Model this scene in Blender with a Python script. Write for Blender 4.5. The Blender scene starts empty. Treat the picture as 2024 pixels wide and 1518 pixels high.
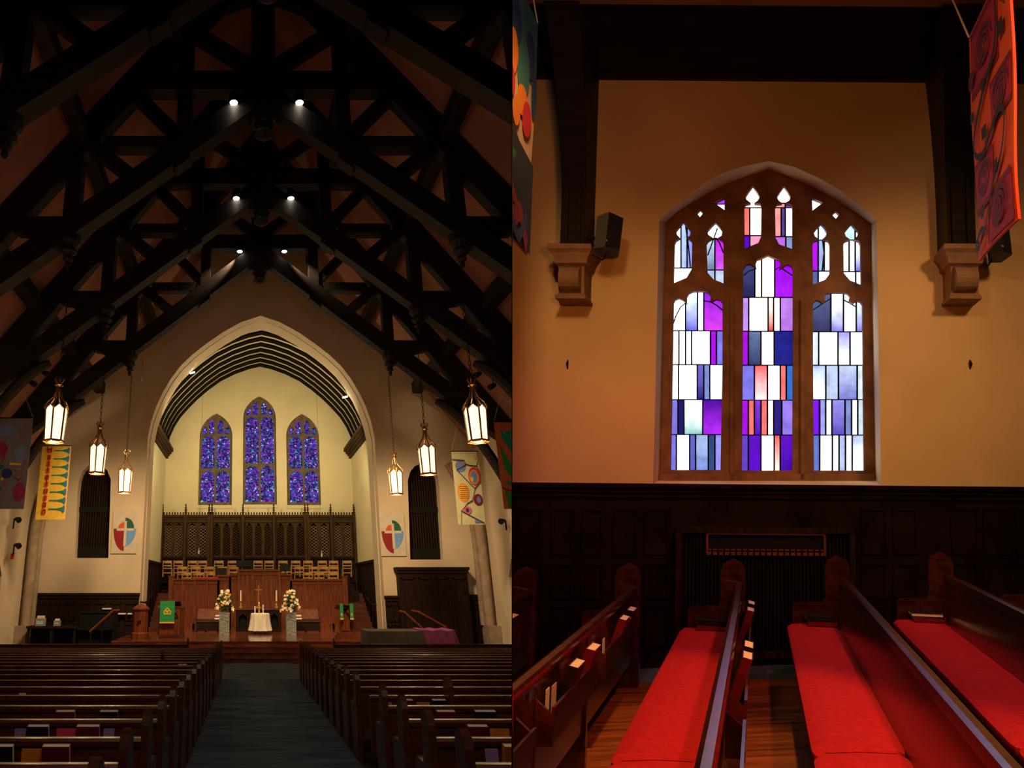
import bpy, bmesh, math, random
from mathutils import Vector, Matrix
from mathutils.geometry import tessellate_polygon
random.seed(7)
C = bpy.context.scene.collection
S = bpy.context.scene
PI = math.pi
# ------------------------------------------------------------------ camera
F = 1255.0; U0 = 495.0; V0 = 759.0
TP = 398.0/F; PIT = math.atan(TP); cp, sp = math.cos(PIT), math.sin(PIT)
CZ = 2.58                                     # eye above the flat floor in front of the steps
EYE = Vector((0, 0, CZ))
cam = bpy.data.cameras.new('camera'); co = bpy.data.objects.new('camera', cam); C.objects.link(co)
co.location = EYE; co.rotation_euler = (PI/2 + PIT, 0, 0)
cam.sensor_width = 36; cam.lens = F/2024*36
cam.shift_x = (1012-U0)/2024; cam.shift_y = 0
cam.clip_start = .05; cam.clip_end = 200
S.camera = co
# ------------------------------------------------------------------ colour management, world
S.view_settings.view_transform = 'Standard'; S.view_settings.look = 'None'
S.view_settings.gamma = 1; S.view_settings.exposure = 0.0
try: S.view_settings.use_curve_mapping = False
except Exception: pass
w = bpy.data.worlds.new('world'); S.world = w; w.use_nodes = True
w.node_tree.nodes['Background'].inputs[0].default_value = (.30, .18, .12, 1)
w.node_tree.nodes['Background'].inputs[1].default_value = .010
# ------------------------------------------------------------------ mappings
def cam2w(x, y, z): return Vector((x, z*cp - y*sp, CZ + z*sp + y*cp))
def P(u, v, Y):                                # point of the nave at depth Y seen at (u, v)
    x = (u-U0)/F; y = (V0-v)/F
    Yw = cp - sp*y; Zw = sp + cp*y
    return Vector((x/Yw*Y, Y, CZ + Zw/Yw*Y))
def Pz(v, Y): return P(0, v, Y).z
def Px(u, v, Y): return P(u, v, Y).x
ZW = 6.3                                       # side-aisle window wall
def RM(a, h, t):                               # side aisle: a along the wall, h up, t out of the wall
    z = ZW - t + .11*h
    return cam2w(.8008*z + a, -.1562*z + h - .009*a, z)
def RW(u, v, t=0.0):                           # side-aisle wall coordinates of a spot of the wall
    q = (955-v)/F
    h = q*(ZW-t)/(1-.11*q); z = ZW-t+.11*h
    a = (u-1500)/F*z
    return a, h + .009*a
SN = (cam2w(1, 0, 0)-EYE) - .41195*(cam2w(0, 0, 1)-EYE); SN.normalize()   # the added divider's normal

# ------------------------------------------------------------------ lights
def lamp(kind, name, loc, power, col, size=.2, aim=None, spot=None, blend=.6, size_y=None):
    l = bpy.data.lights.new(name, kind); o = bpy.data.objects.new(name, l); C.objects.link(o)
    l.energy = power; l.color = col; o.location = loc
    if kind == 'AREA':
        l.size = size
        if size_y: l.shape = 'RECTANGLE'; l.size_y = size_y
    else: l.shadow_soft_size = size
    if spot: l.spot_size = spot; l.spot_blend = blend
    if aim is not None: o.rotation_euler = (Vector(aim)-Vector(loc)).to_track_quat('-Z', 'Y').to_euler()
    return o
WARM = (1, .66, .34); WARM2 = (1, .72, .36)
def wz(z): return z + CZ
# nave: spot lamps on the trusses washing the end wall
lamp('SPOT', 'wall_wash', (-2.3, 20.3, wz(7.6)), 4800, WARM, .9, (-6.4, 28.5, wz(-1.0)), 1.2, 1)
lamp('SPOT', 'wall_wash', (3.1, 20.3, wz(7.6)), 4800, WARM, .9, (7.2, 28.5, wz(-1.0)), 1.2, 1)
lamp('SPOT', 'platform_wash', (-1.6, 19.6, wz(9.5)), 4200, WARM2, .25, (.4, 29.0, wz(-1.6)), .55, .8)
lamp('SPOT', 'platform_wash', (2.4, 19.6, wz(9.5)), 2600, WARM2, .25, (.4, 30.0, wz(-1.0)), .55, .8)
lamp('AREA', 'arch_fill', (.4, 21.5, wz(-.2)), 95, (1, .40, .10), 2.0, (.4, 28.5, wz(9.5)))  # added area lamp low in the nave, tints the upper end wall orange
# chancel: lamps hidden behind the arch
CH = (1, .77, .42)
lamp('AREA', 'chancel_wash', (-3.6, 30.6, wz(6.6)), 240, CH, .8, (2.6, 37, wz(3.6)))
lamp('AREA', 'chancel_wash', (4.5, 30.6, wz(6.6)), 240, CH, .8, (-1.6, 37, wz(3.6)))
lamp('AREA', 'vault_wash', (-4.0, 30.7, wz(7.0)), 130, CH, .6, (2.4, 34.0, wz(12)))
lamp('AREA', 'vault_wash', (4.9, 30.7, wz(7.0)), 130, CH, .6, (-1.4, 34.0, wz(12)))
# added fill lamps facing up at the roof slopes
lamp('AREA', 'roof_fill', (-6.5, 13, wz(1.5)), 75, (1, .40, .22), 3, (-6.2, 13.5, wz(12)))
lamp('AREA', 'roof_fill', (3.2, 13, wz(1.5)), 55, (1, .40, .22), 3, (6.2, 14.5, wz(12)))
lamp('AREA', 'rear_fill', (.3, 2.0, wz(4.8)), 120, (1, .72, .5), 2.5, (.3, 9, wz(-1.5)))  # extra fill added above the near pews and book tops
# side aisle: warm lantern light on the window wall, plus added fill and coloured overhead spots
lamp('SPOT', 'aisle_wall_spot', RM(-1.25, 3.1, 3.3), 350, (1, .53, .19), .2, RM(-1.3, .55, 0), 1.15, 1)
lamp('SPOT', 'aisle_wall_spot', RM(.7, 3.3, 4.2), 260, (1, .50, .16), .2, RM(.5, .7, 0), .9, 1)  # third spot added for the middle of the wall, no lantern there
lamp('SPOT', 'aisle_wall_spot', RM(3.2, 3.2, 3.9), 420, (1, .53, .19), .2, RM(2.3, .5, 0), 1.15, 1)
lamp('SPOT', 'aisle_fill', RM(.6, .9, 5.2), 250, (1, .33, .06), .3, RM(.6, 2.2, 0), 1.5, 1)
lamp('SPOT', 'banner_fill', RM(.1, 3.0, 3.6), 130, (1, .62, .34), .1, RM(1.585, 2.5, 2.2), .8, .8)  # added spot that brightens the spiral banner only
lamp('SPOT', 'red_overhead_spot', RM(2.0, 4.2, 3.6), 430, (1, .22, .19), .12, RM(.75, -1.2, 2.5), 1.45, .6)  # added red spot high overhead, lights the cushions steeply
lamp('SPOT', 'amber_floor_spot', RM(.35, 4.0, 4.4), 900, (1, .40, .06), .10, RM(-.25, -1.7, 2.9), .66, .5)  # added amber spot, puts the orange glow on the plank floor

# ------------------------------------------------------------------ materials
MATS = {}
def mat(name, col, rough=.6, metal=0, var=.12, scale=6.0, emit=0, spec=.5, bump=0, coat=0, stretch=None, col2=None):
    if name in MATS: return MATS[name]
    m = bpy.data.materials.new(name); m.use_nodes = True; MATS[name] = m
    nt = m.node_tree; N = nt.nodes; L = nt.links; b = N['Principled BSDF']
    b.inputs['Roughness'].default_value = rough; b.inputs['Metallic'].default_value = metal
    b.inputs['Specular IOR Level'].default_value = spec
    b.inputs['Coat Weight'].default_value = coat; b.inputs['Coat Roughness'].default_value = .18
    tc = N.new('ShaderNodeTexCoord'); mp = N.new('ShaderNodeMapping'); nz = N.new('ShaderNodeTexNoise')
    L.new(tc.outputs['Object'], mp.inputs[0]); L.new(mp.outputs[0], nz.inputs['Vector'])
    if stretch: mp.inputs['Scale'].default_value = stretch
    nz.inputs['Scale'].default_value = scale; nz.inputs['Detail'].default_value = 5
    rp = N.new('ShaderNodeValToRGB'); L.new(nz.outputs['Fac'], rp.inputs[0])
    c2 = col2 or tuple(c*(1-var*2) for c in col)
    rp.color_ramp.elements[0].position = .3; rp.color_ramp.elements[1].position = .7
    rp.color_ramp.elements[0].color = (*c2, 1); rp.color_ramp.elements[1].color = (*[min(1, c*(1+var)) for c in col], 1)
    L.new(rp.outputs[0], b.inputs['Base Color'])
    if emit:
        L.new(rp.outputs[0], b.inputs['Emission Color']); b.inputs['Emission Strength'].default_value = emit
    if bump:
        bp = N.new('ShaderNodeBump'); bp.inputs['Strength'].default_value = bump; bp.inputs['Distance'].default_value = .02
        L.new(nz.outputs['Fac'], bp.inputs['Height']); L.new(bp.outputs[0], b.inputs['Normal'])
    return m
def s2l(r, g, b): return tuple(((c/255+.055)/1.055)**2.4 if c > 10 else c/255/12.92 for c in (r, g, b))
plaster = mat('plaster', (.56, .47, .34), .9, var=.05, scale=.8, bump=.05)
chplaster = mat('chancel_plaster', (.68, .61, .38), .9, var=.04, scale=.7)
roofp = mat('roof_plaster', (.34, .17, .12), .95, var=.12, scale=.5)
stone = mat('limestone', (.30, .23, .16), .9, var=.15, scale=3, bump=.1)
beam = mat('black_oak', (.016, .011, .007), .6, var=.25, scale=2, stretch=(1, 1, 6), spec=.3)
wood = mat('mahogany', (.085, .021, .010), .32, var=.3, scale=3, stretch=(.6, 6, 6), coat=.35)
woodlt = mat('oak_panel', (.17, .040, .012), .5, var=.3, scale=3, stretch=(8, 8, .6), spec=.25)
woodfl = mat('stage_boards', (.21, .055, .022), .16, var=.3, scale=3, stretch=(.5, 8, 1), coat=.5)
darkp = mat('dark_panel', (.018, .007, .004), .75, var=.3, scale=4, spec=.15, stretch=(5, 5, .6))
latt = mat('lattice_oak', (.20, .135, .055), .6, var=.2)
dstone = mat('dark_tracery_stone', (.13, .10, .055), .9, var=.2, scale=4)
ribm = mat('vault_timber', (.008, .006, .004), .9, var=.2, spec=.1)
redos = mat('screen_oak', (.060, .032, .012), .75, var=.25, scale=4, spec=.15, stretch=(5, 5, .6))
carpet = mat('blue_carpet', (.078, .115, .165), 1, var=.22, scale=2.2, stretch=(.5, 2, 1), spec=.05)
floorm = mat('dark_floor', (.020, .015, .013), .6, var=.2)
black = mat('black_metal', (.006, .006, .006), .7, var=.1, spec=.15)
bronze = mat('bronze', (.34, .20, .07), .35, .85, var=.3, scale=20)
brass = mat('brass', (.80, .52, .16), .25, .9, var=.15, scale=20)
lglass = mat('lantern_glass', (1, .80, .48), .5, emit=1.8, var=.03)
bulb = mat('lamp_face', (1, .93, .8), .5, emit=25, var=0)
white = mat('white_cloth', (.72, .68, .60), .9, var=.06)
paper = mat('page_block', (.80, .76, .68), .8, var=.05, scale=80)
red = mat('red_velvet', (.50, .016, .030), .9, var=.10, scale=28, spec=.2, bump=.15)
gold = mat('gold_cloth', (.80, .52, .05), .8, var=.08)
green = mat('green_cloth', (.012, .30, .085), .8, var=.08)
chairw = mat('blond_wood', (.56, .30, .09), .35, var=.2, scale=5)
vasem = mat('grey_marble', (.20, .23, .23), .5, var=.4, scale=5, stretch=(1, 1, 4))
leafm = mat('leaves', (.045, .13, .03), .7, var=.3)
petw = mat('white_petals', (.85, .82, .66), .7, var=.05)
petor = mat('orange_petals', (.85, .38, .06), .7, var=.1)
purp = mat('purple_cover', (.22, .035, .14), .8, var=.2, scale=3)
greyc = mat('grey_cover', (.075, .058, .050), .9, var=.15)
maroon = mat('maroon_cover', (.20, .008, .018), .5, var=.15)
ink = mat('black_cover', (.012, .010, .012), .45, var=.15)
orange = mat('orange_cover', (.62, .20, .02), .6, var=.1)
lilac = mat('lilac_paper', (.30, .20, .48), .8, var=.1)
pink = mat('pink_paper', (.75, .05, .14), .8, var=.1)
cream = mat('cream_paper', (.70, .55, .35), .8, var=.1)
speaker_m = mat('speaker_black', (.010, .010, .010), .6, var=.15, scale=60)
rplank = mat('plank_floor', (.34, .115, .03), .3, var=.35, scale=2.2, stretch=(.5, 9, 2), coat=.3)
rstone = mat('tracery_stone', (.21, .095, .055), .85, var=.22, scale=5, bump=.12)
corbm = mat('corbel_stone', (.24, .135, .08), .85, var=.15, scale=5, bump=.1)
def flat(name, rgb, rough=.8): return mat(name, s2l(*rgb), rough, var=.06, scale=5)
def glass_cells(name, scale, stops, strength):
    m = bpy.data.materials.new(name); m.use_nodes = True; nt = m.node_tree; N = nt.nodes; L = nt.links
    b = N['Principled BSDF']; b.inputs['Base Color'].default_value = (.01, .01, .02, 1); b.inputs['Roughness'].default_value = .9; b.inputs['Specular IOR Level'].default_value = .05
    tc = N.new('ShaderNodeTexCoord'); vo = N.new('ShaderNodeTexVoronoi'); vo.inputs['Scale'].default_value = scale
    L.new(tc.outputs['Object'], vo.inputs['Vector'])
    sx = N.new('ShaderNodeSeparateColor'); L.new(vo.outputs['Color'], sx.inputs[0])
    rp = N.new('ShaderNodeValToRGB'); L.new(sx.outputs[0], rp.inputs[0])
    rp.color_ramp.interpolation = 'CONSTANT'
    e = rp.color_ramp.elements
    for i, (p, c) in enumerate(stops):
        el = e[i] if i < 2 else e.new(p)
        el.position = p; el.color = (*c, 1)
    v2 = N.new('ShaderNodeTexVoronoi'); v2.feature = 'DISTANCE_TO_EDGE'; v2.inputs['Scale'].default_value = scale
    L.new(tc.outputs['Object'], v2.inputs['Vector'])
    mt = N.new('ShaderNodeMath'); mt.operation = 'GREATER_THAN'; mt.inputs[1].default_value = .06; L.new(v2.outputs[0], mt.inputs[0])
    ml = N.new('ShaderNodeMath'); ml.operation = 'MULTIPLY'; ml.inputs[1].default_value = strength; L.new(mt.outputs[0], ml.inputs[0])
    L.new(rp.outputs[0], b.inputs['Emission Color']); L.new(ml.outputs[0], b.inputs['Emission Strength'])
    return m
violet = glass_cells('violet_glass', 12, [(0, (.01, .01, .05)), (.22, (.06, .02, .30)), (.42, (.20, .03, .62)), (.58, (.04, .06, .40)), (.70, (.36, .05, .80)), (.80, (.02, .25, .42)), (.90, (.55, .25, .95)), (.96, (.4, .65, .95))], .95)
m = bpy.data.materials.new('pane_glass'); m.use_nodes = True; MATS['pane'] = m
nt = m.node_tree; N = nt.nodes; L = nt.links; b = N['Principled BSDF']
at = N.new('ShaderNodeAttribute'); at.attribute_name = 'tint'
tc = N.new('ShaderNodeTexCoord'); nz = N.new('ShaderNodeTexNoise'); nz.inputs['Scale'].default_value = 9; nz.inputs['Detail'].default_value = 3
L.new(tc.outputs['Object'], nz.inputs['Vector'])
mr = N.new('ShaderNodeMapRange'); mr.inputs[1].default_value = .25; mr.inputs[2].default_value = .75; mr.inputs[3].default_value = .72; mr.inputs[4].default_value = 1.22
L.new(nz.outputs['Fac'], mr.inputs[0])
L.new(at.outputs['Color'], b.inputs['Emission Color']); L.new(mr.outputs[0], b.inputs['Emission Strength'])
b.inputs['Base Color'].default_value = (.02, .02, .03, 1); b.inputs['Roughness'].default_value = .2
pane = m

# ------------------------------------------------------------------ mesh builder
LOC = {}
class MB:
    def __init__(s): s.v = []; s.f = []; s.m = []; s.c = []; s.k = 0
    def mat(s, k): s.k = k; return s
    def face(s, pts, col=None):
        i = len(s.v); s.v += [Vector(p) for p in pts]; s.f.append(list(range(i, i+len(pts)))); s.m.append(s.k); s.c.append(col)
    def loft(s, a, b, closed=True, caps=True):
        i = len(s.v); n = len(a); s.v += [Vector(p) for p in a] + [Vector(p) for p in b]
        for j in range(n if closed else n-1):
            k = (j+1) % n; s.f.append([i+j, i+k, i+n+k, i+n+j]); s.m.append(s.k); s.c.append(None)
        if caps:
            s.f.append(list(range(i+n-1, i-1, -1))); s.f.append(list(range(i+n, i+2*n))); s.m += [s.k]*2; s.c += [None]*2
        return s
    def box(s, x0, x1, y0, y1, z0, z1, fn=None):
        a = [(x0, y0, z0), (x1, y0, z0), (x1, y1, z0), (x0, y1, z0)]; b = [(x0, y0, z1), (x1, y0, z1), (x1, y1, z1), (x0, y1, z1)]
        if fn: a = [fn(*p) for p in a]; b = [fn(*p) for p in b]
        return s.loft(a, b)
    def extr(s, prof, w0, w1, fn): return s.loft([fn(p[0], p[1], w0) for p in prof], [fn(p[0], p[1], w1) for p in prof])
    def slab(s, outer, holes, fn, d0, d1, edges=True):
        loops = [outer] + holes; flatp = [p for l in loops for p in l]
        tri = tessellate_polygon([[Vector((p[0], p[1], 0)) for p in l] for l in loops])
        i = len(s.v); n = len(flatp)
        s.v += [Vector(fn(p[0], p[1], d0)) for p in flatp]
        if edges: s.v += [Vector(fn(p[0], p[1], d1)) for p in flatp]
        for t in tri:
            s.f.append([i+j for j in t]); s.m.append(s.k); s.c.append(None)
            if edges: s.f.append([i+n+j for j in reversed(t)]); s.m.append(s.k); s.c.append(None)
        if edges:
            o = 0
            for l in loops:
                for j in range(len(l)):
                    k = (j+1) % len(l); s.f.append([i+o+j, i+o+k, i+n+o+k, i+n+o+j]); s.m.append(s.k); s.c.append(None)
                o += len(l)
        return s
    def tube(s, pts, r, n=8):
        pts = [Vector(p) for p in pts]; rings = []
        for j, p in enumerate(pts):
            d = (pts[min(j+1, len(pts)-1)]-pts[max(j-1, 0)]).normalized()
            a = d.orthogonal().normalized() if not rings else (ax - d*ax.dot(d)).normalized()
            ax = a; b = d.cross(a); rr = r[j] if isinstance(r, (list, tuple)) else r
            rings.append([p + a*math.cos(2*PI*q/n)*rr + b*math.sin(2*PI*q/n)*rr for q in range(n)])
        for j in range(len(rings)-1): s.loft(rings[j], rings[j+1], caps=False)
        s.face(list(reversed(rings[0]))); s.face(rings[-1]); return s
    def bar(s, p, q, w, h, up=(0, 0, 1)):
        p = Vector(p); q = Vector(q); d = (q-p).normalized(); sd = d.cross(Vector(up)).normalized(); u = sd.cross(d)
        f = lambda c: [c + sd*w/2*a + u*h/2*b for a, b in ((-1, -1), (1, -1), (1, 1), (-1, 1))]
        return s.loft(f(p), f(q))
    def lathe(s, prof, c, n=14):
        c = Vector(c); rings = [[c + Vector((r*math.cos(2*PI*q/n), r*math.sin(2*PI*q/n), z)) for q in range(n)] for r, z in prof]
        for j in range(len(rings)-1): s.loft(rings[j], rings[j+1], caps=False)
        s.face(list(reversed(rings[0]))); s.face(rings[-1]); return s
    def build(s, name, mats, parent=None, side=None, smooth=False, loc=None):
        if not isinstance(mats, (list, tuple)): mats = [mats]
        if not s.v: return None
        if parent is not None: base = LOC[parent.name]
        elif loc is not None: base = Vector(loc)
        else:
            base = Vector(((min(v.x for v in s.v)+max(v.x for v in s.v))/2, (min(v.y for v in s.v)+max(v.y for v in s.v))/2, min(v.z for v in s.v)))
        me = bpy.data.meshes.new(name)
        bm = bmesh.new(); vs = [bm.verts.new(v-base) for v in s.v]
        cl = bm.loops.layers.float_color.new('tint') if any(c is not None for c in s.c) else None
        for f, k, c in zip(s.f, s.m, s.c):
            try: fc = bm.faces.new([vs[j] for j in f])
            except ValueError: continue
            fc.material_index = k; fc.smooth = smooth
            if c is not None:
                for lp, cc in zip(fc.loops, c if isinstance(c[0], tuple) else [c]*len(fc.loops)): lp[cl] = (*cc, 1)
        bmesh.ops.recalc_face_normals(bm, faces=bm.faces)
        if side:
            sg = 1 if side == 'L' else -1
            ds = [(v-EYE).dot(SN)*sg for v in s.v]
            if max(ds) > -.004:
                if min(ds) > -.004: bm.free(); return None
                g = bm.verts[:]+bm.edges[:]+bm.faces[:]
                r = bmesh.ops.bisect_plane(bm, geom=g, plane_co=EYE-base-SN*sg*.004, plane_no=SN*sg, clear_outer=True)
                ed = [e for e in r['geom_cut'] if isinstance(e, bmesh.types.BMEdge)]
                if ed: bmesh.ops.holes_fill(bm, edges=ed)
        bm.to_mesh(me); bm.free()
        for m_ in mats: me.materials.append(m_)
        o = bpy.data.objects.new(name, me); C.objects.link(o)
        if parent is not None: o.parent = parent
        else: o.location = base
        LOC[o.name] = base
        if smooth:
            try: me.set_sharp_from_angle(angle=math.radians(40))
            except Exception: pass
        return o
def tag(o, label=None, cat=None, group=None, kind=None):
    if o is None: return None
    if label: o['label'] = label
    if cat: o['category'] = cat
    if group: o['group'] = group
    if kind: o['kind'] = kind
    return o
def thing(name, label, cat, loc, group=None):
    o = bpy.data.objects.new(name, None); o.empty_display_size = .2; C.objects.link(o); o.location = loc; LOC[o.name] = Vector(loc)
    return tag(o, label, cat, group)
def struct(name, mb, mats, side=None, parent=None, label=None, smooth=False):
    o = mb.build(name, mats, parent, side, smooth)
    if o is not None and parent is None: o['kind'] = 'structure'
    if o is not None and label: o['label'] = label
    return o
def kids(o): return [c for c in bpy.data.objects if c.parent == o]
def copy_tree(o, d=(0, 0, 0), parent=None, label=None, group=None):
    c = o.copy(); C.objects.link(c); LOC[c.name] = LOC[o.name] + Vector(d)
    if parent is None: c.location = o.location + Vector(d)
    else: c.parent = parent
    if label: c['label'] = label
    if group: c['group'] = group
    for k in kids(o): copy_tree(k, d, c)
    return c
def wn(x, y, z): return Vector((x, y, z))
ORD = ['front', 'second', 'third', 'fourth', 'fifth', 'sixth', 'seventh', 'eighth', 'ninth', 'tenth', 'eleventh', 'twelfth', 'thirteenth', 'fourteenth', 'fifteenth', 'sixteenth', 'seventeenth', 'eighteenth', 'nineteenth', 'twentieth']
def ellipse(cx, cy, rx, ry, n=20, a0=0, a1=2*PI): return [(cx+rx*math.cos(a0+(a1-a0)*i/(n if a1-a0 > 6.2 else n-1)), cy+ry*math.sin(a0+(a1-a0)*i/(n if a1-a0 > 6.2 else n-1))) for i in range(n)]
def ribbon(pts, w):
    out = []; back = []
    for i, p in enumerate(pts):
        a = pts[max(i-1, 0)]; b_ = pts[min(i+1, len(pts)-1)]; dx, dy = b_[0]-a[0], b_[1]-a[1]; l = math.hypot(dx, dy) or 1
        out.append((p[0]-dy/l*w/2, p[1]+dx/l*w/2)); back.append((p[0]+dy/l*w/2, p[1]-dx/l*w/2))
    return [[out[i], out[i+1], back[i+1], back[i]] for i in range(len(pts)-1)]
def smoothp(pts, n=6):
    o = []
    for i in range(len(pts)-1):
        p0 = pts[max(i-1, 0)]; p1 = pts[i]; p2 = pts[i+1]; p3 = pts[min(i+2, len(pts)-1)]
        for k in range(n):
            t = k/n; o.append(tuple(.5*((2*p1[j])+(p2[j]-p0[j])*t+(2*p0[j]-5*p1[j]+4*p2[j]-p3[j])*t*t+(3*p1[j]-p0[j]-3*p2[j]+p3[j])*t**3) for j in range(2)))
    return o + [tuple(pts[-1])]
#================================================================== ADDED DIVIDER between the two rooms, unseen edge-on, keeps their light apart
mb = MB()
def seam(zc, yc, off): q = cam2w(.41195*zc, yc, zc); return q + SN*off
for z0, z1 in ((1.95, 42),):
    a = [seam(z0, -3.2*z0*.3-1.2, -.001), seam(z1, -26, -.001), seam(z1, 30, -.001), seam(z0, 6.0, -.001)]
    b_ = [p + SN*.002 for p in a]; mb.loft(a, b_)
struct('wall_added_divider', mb, beam)

#================================================================== NAVE
WL, WR, XC = -9.6, 10.2, .38
def zf(Y): return 0 if Y > 19.6 else .04*(19.6-Y)      # raked nave floor
YE = 28.5
mb = MB()
for y0, y1 in ((1.5, 19.6), (19.6, 37.5)):
    mb.loft([(WL-.3, y0, zf(y0)-.1), (WR+.3, y0, zf(y0)-.1), (WR+.3, y1, zf(y1)-.1), (WL-.3, y1, zf(y1)-.1)], [(WL-.3, y0, zf(y0)), (WR+.3, y0, zf(y0)), (WR+.3, y1, zf(y1)), (WL-.3, y1, zf(y1))])
struct('floor', mb, floorm, 'L')
AL, AR = -.80, 1.40
mb = MB()
for y0, y1 in ((1.6, 19.6), (19.6, 24.0)):
    mb.loft([(AL+.02, y0, zf(y0)+.001), (AR-.02, y0, zf(y0)+.001), (AR-.02, y1, zf(y1)+.001), (AL+.02, y1, zf(y1)+.001)], [(AL+.02, y0, zf(y0)+.012), (AR-.02, y0, zf(y0)+.012), (AR-.02, y1, zf(y1)+.012), (AL+.02, y1, zf(y1)+.012)])
tag(mb.build('aisle_carpet', carpet, None, 'L'), 'long blue-grey carpet running up the centre aisle to the steps', 'carpet')
# platform and steps
SZ = .61; XS0, XS1 = Px(221, 1268, 25.2), Px(727, 1268, 25.2)
mb = MB(); mb.box(XS0, XS1, 25.2, 28.4, 0, SZ); mb.box(-4.5, 5.3, 28.4, 33, 0, SZ)
for k in range(3): mb.box(XS0+1.2, XS1-1.2, 24+.4*k, 25.2, 0, SZ/4*(k+1))
for k in range(4): mb.box(XS0+(1.17 if k < 3 else -.02), XS1-(1.17 if k < 3 else -.02), 23.97+.4*k, 24.3+.4*k, SZ/4*(k+1)-.03, SZ/4*(k+1)+.005)
tag(mb.build('chancel_platform', woodfl), 'polished red-brown wooden platform with four steps in front of the chancel', 'platform', kind='structure')
# end wall with the great arch
zoff = CZ
archpx = [(292, 865), (299, 832), (309, 803), (322, 775), (338, 748), (357, 723), (380, 701), (407, 680), (440, 657), (476, 637), (515, 624)]
L_arch = [(Px(u, v, YE), Pz(v, YE)) for u, v in archpx]
xa = Px(515, 624, YE)
JL = L_arch[0][0]
arch_l = [(JL, 0)] + L_arch
arch_full = arch_l + [(2*xa-x, z) for x, z in reversed(arch_l[:-1])]
JR = arch_full[-1][0]
roofz = lambda x: CZ + 19.8 - 1.41*abs(x-XC)
def ev(u, v): p = P(u, v, YE); return (p.x, p.z)
nicheL = [ev(148, 1103), ev(153, 975), ev(156, 950), ev(163, 932), ev(174, 920), ev(187, 915), ev(201, 919), ev(212, 930), ev(219, 948), ev(214, 1103)]
nicheR = [ev(811, 1106), ev(806, 950), ev(811, 932), ev(820, 921), ev(833, 915), ev(847, 918), ev(858, 928), ev(866, 944), ev(868, 960), ev(876, 1106)]
outer = [(WL-.2, 0)] + arch_full + [(WR+.2, 0), (WR+.2, roofz(WR+.2)), (XC, roofz(XC)), (WL-.2, roofz(WL-.2))]
mb = MB(); mb.slab(outer, [nicheL, nicheR], wn and (lambda x, z, d: (x, YE+d, z)), 0, .6)
struct('wall_back', mb, plaster, 'L')
for nm, nl, lb, ws in (('left', nicheL, 'dark pipe grille in the arched opening left of the chancel', 0), ('right', nicheR, 'dark pipe grille in the arched opening right of the chancel', 0)):
    x0 = min(p[0] for p in nl); x1 = max(p[0] for p in nl); z0 = min(p[1] for p in nl); z1 = max(p[1] for p in nl)
    t = thing('organ_grille', lb, 'grille', ((x0+x1)/2, YE+.35, z0))
    MB().box(x0-.05, x1+.05, YE+.55, YE+.6, z0-.05, z1+.05).build('backing', black, t)
    mb = MB(); n = 13
    for i in range(n):
        x = x0+.1+(x1-x0-.2)*i/(n-1)
        r = math.sqrt(max(0, 1-((x-(x0+x1)/2)/((x1-x0)/2))**2)); zt = z1-(x1-x0)/2*(1-r)*.8-.04
        mb.tube([(x, YE+.45, z0), (x, YE+.45, zt)], .045, 6)
    mb.build('pipes', darkp, t)
    MB().box(x0, x1, YE+.38, YE+.42, z0+(z1-z0)*.48, z0+(z1-z0)*.54).build('crossbar', black, t); MB().box(x0, x1, YE+.38, YE+.42, z0, z0+.5).build('bottom_panel', black, t)
# side walls, roof
mb = MB(); doorL = [(23.6, zf(23)), (23.6, 2.9), (24.0, 3.5), (24.6, 4.0), (25.2, 3.5), (25.6, 2.9), (25.6, 0)]
mb.slab([(2, -.1), (23.6, 0)] + doorL[1:-1] + [(25.6, 0), (YE+.2, 0), (YE+.2, roofz(WL)), (2, roofz(WL))], [], lambda y, z, d: (WL-d, y, z), 0, .4)
struct('wall_left', mb, plaster, 'L')
mb = MB(); mb.slab([(12, -.1), (24.2, 0), (24.2, 2.9), (24.7, 3.5), (25.2, 4.0), (25.8, 3.5), (26.2, 2.9), (26.2, 0), (YE+.2, 0), (YE+.2, roofz(WR)), (12, roofz(WR))], [], lambda y, z, d: (WR+d, y, z), 0, .4)
struct('wall_right', mb, plaster, 'L')
for nm, X, sgn, dl, side in (('door_1', WL, -1, doorL, 'L'), ('door_2', WR, 1, [(24.2, 0), (24.2, 2.9), (24.7, 3.5), (25.2, 4.0), (25.8, 3.5), (26.2, 2.9), (26.2, 0)], 'L')):
    mb = MB(); mb.slab(dl, [], lambda y, z, d: (X+sgn*(.22+d), y, z), 0, .06)
    for k in range(5): mb.box(X+sgn*.17, X+sgn*.22, dl[0][0]+.1+.38*k, dl[0][0]+.34+.38*k, .2, 2.8)
    struct(nm, mb, darkp, side)
mb = MB()
for sg in (-1, 1):
    e = WL-.4 if sg < 0 else WR+.4
    mb.loft([(XC, 1.5, roofz(XC)), (e, 1.5, roofz(e)), (e, YE+.5, roofz(e)), (XC, YE+.5, roofz(XC))], [(XC, 1.5, roofz(XC)+.25), (e, 1.5, roofz(e)+.25), (e, YE+.5, roofz(e)+.25), (XC, YE+.5, roofz(XC)+.25)])
struct('ceiling', mb, roofp, 'L')
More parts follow.
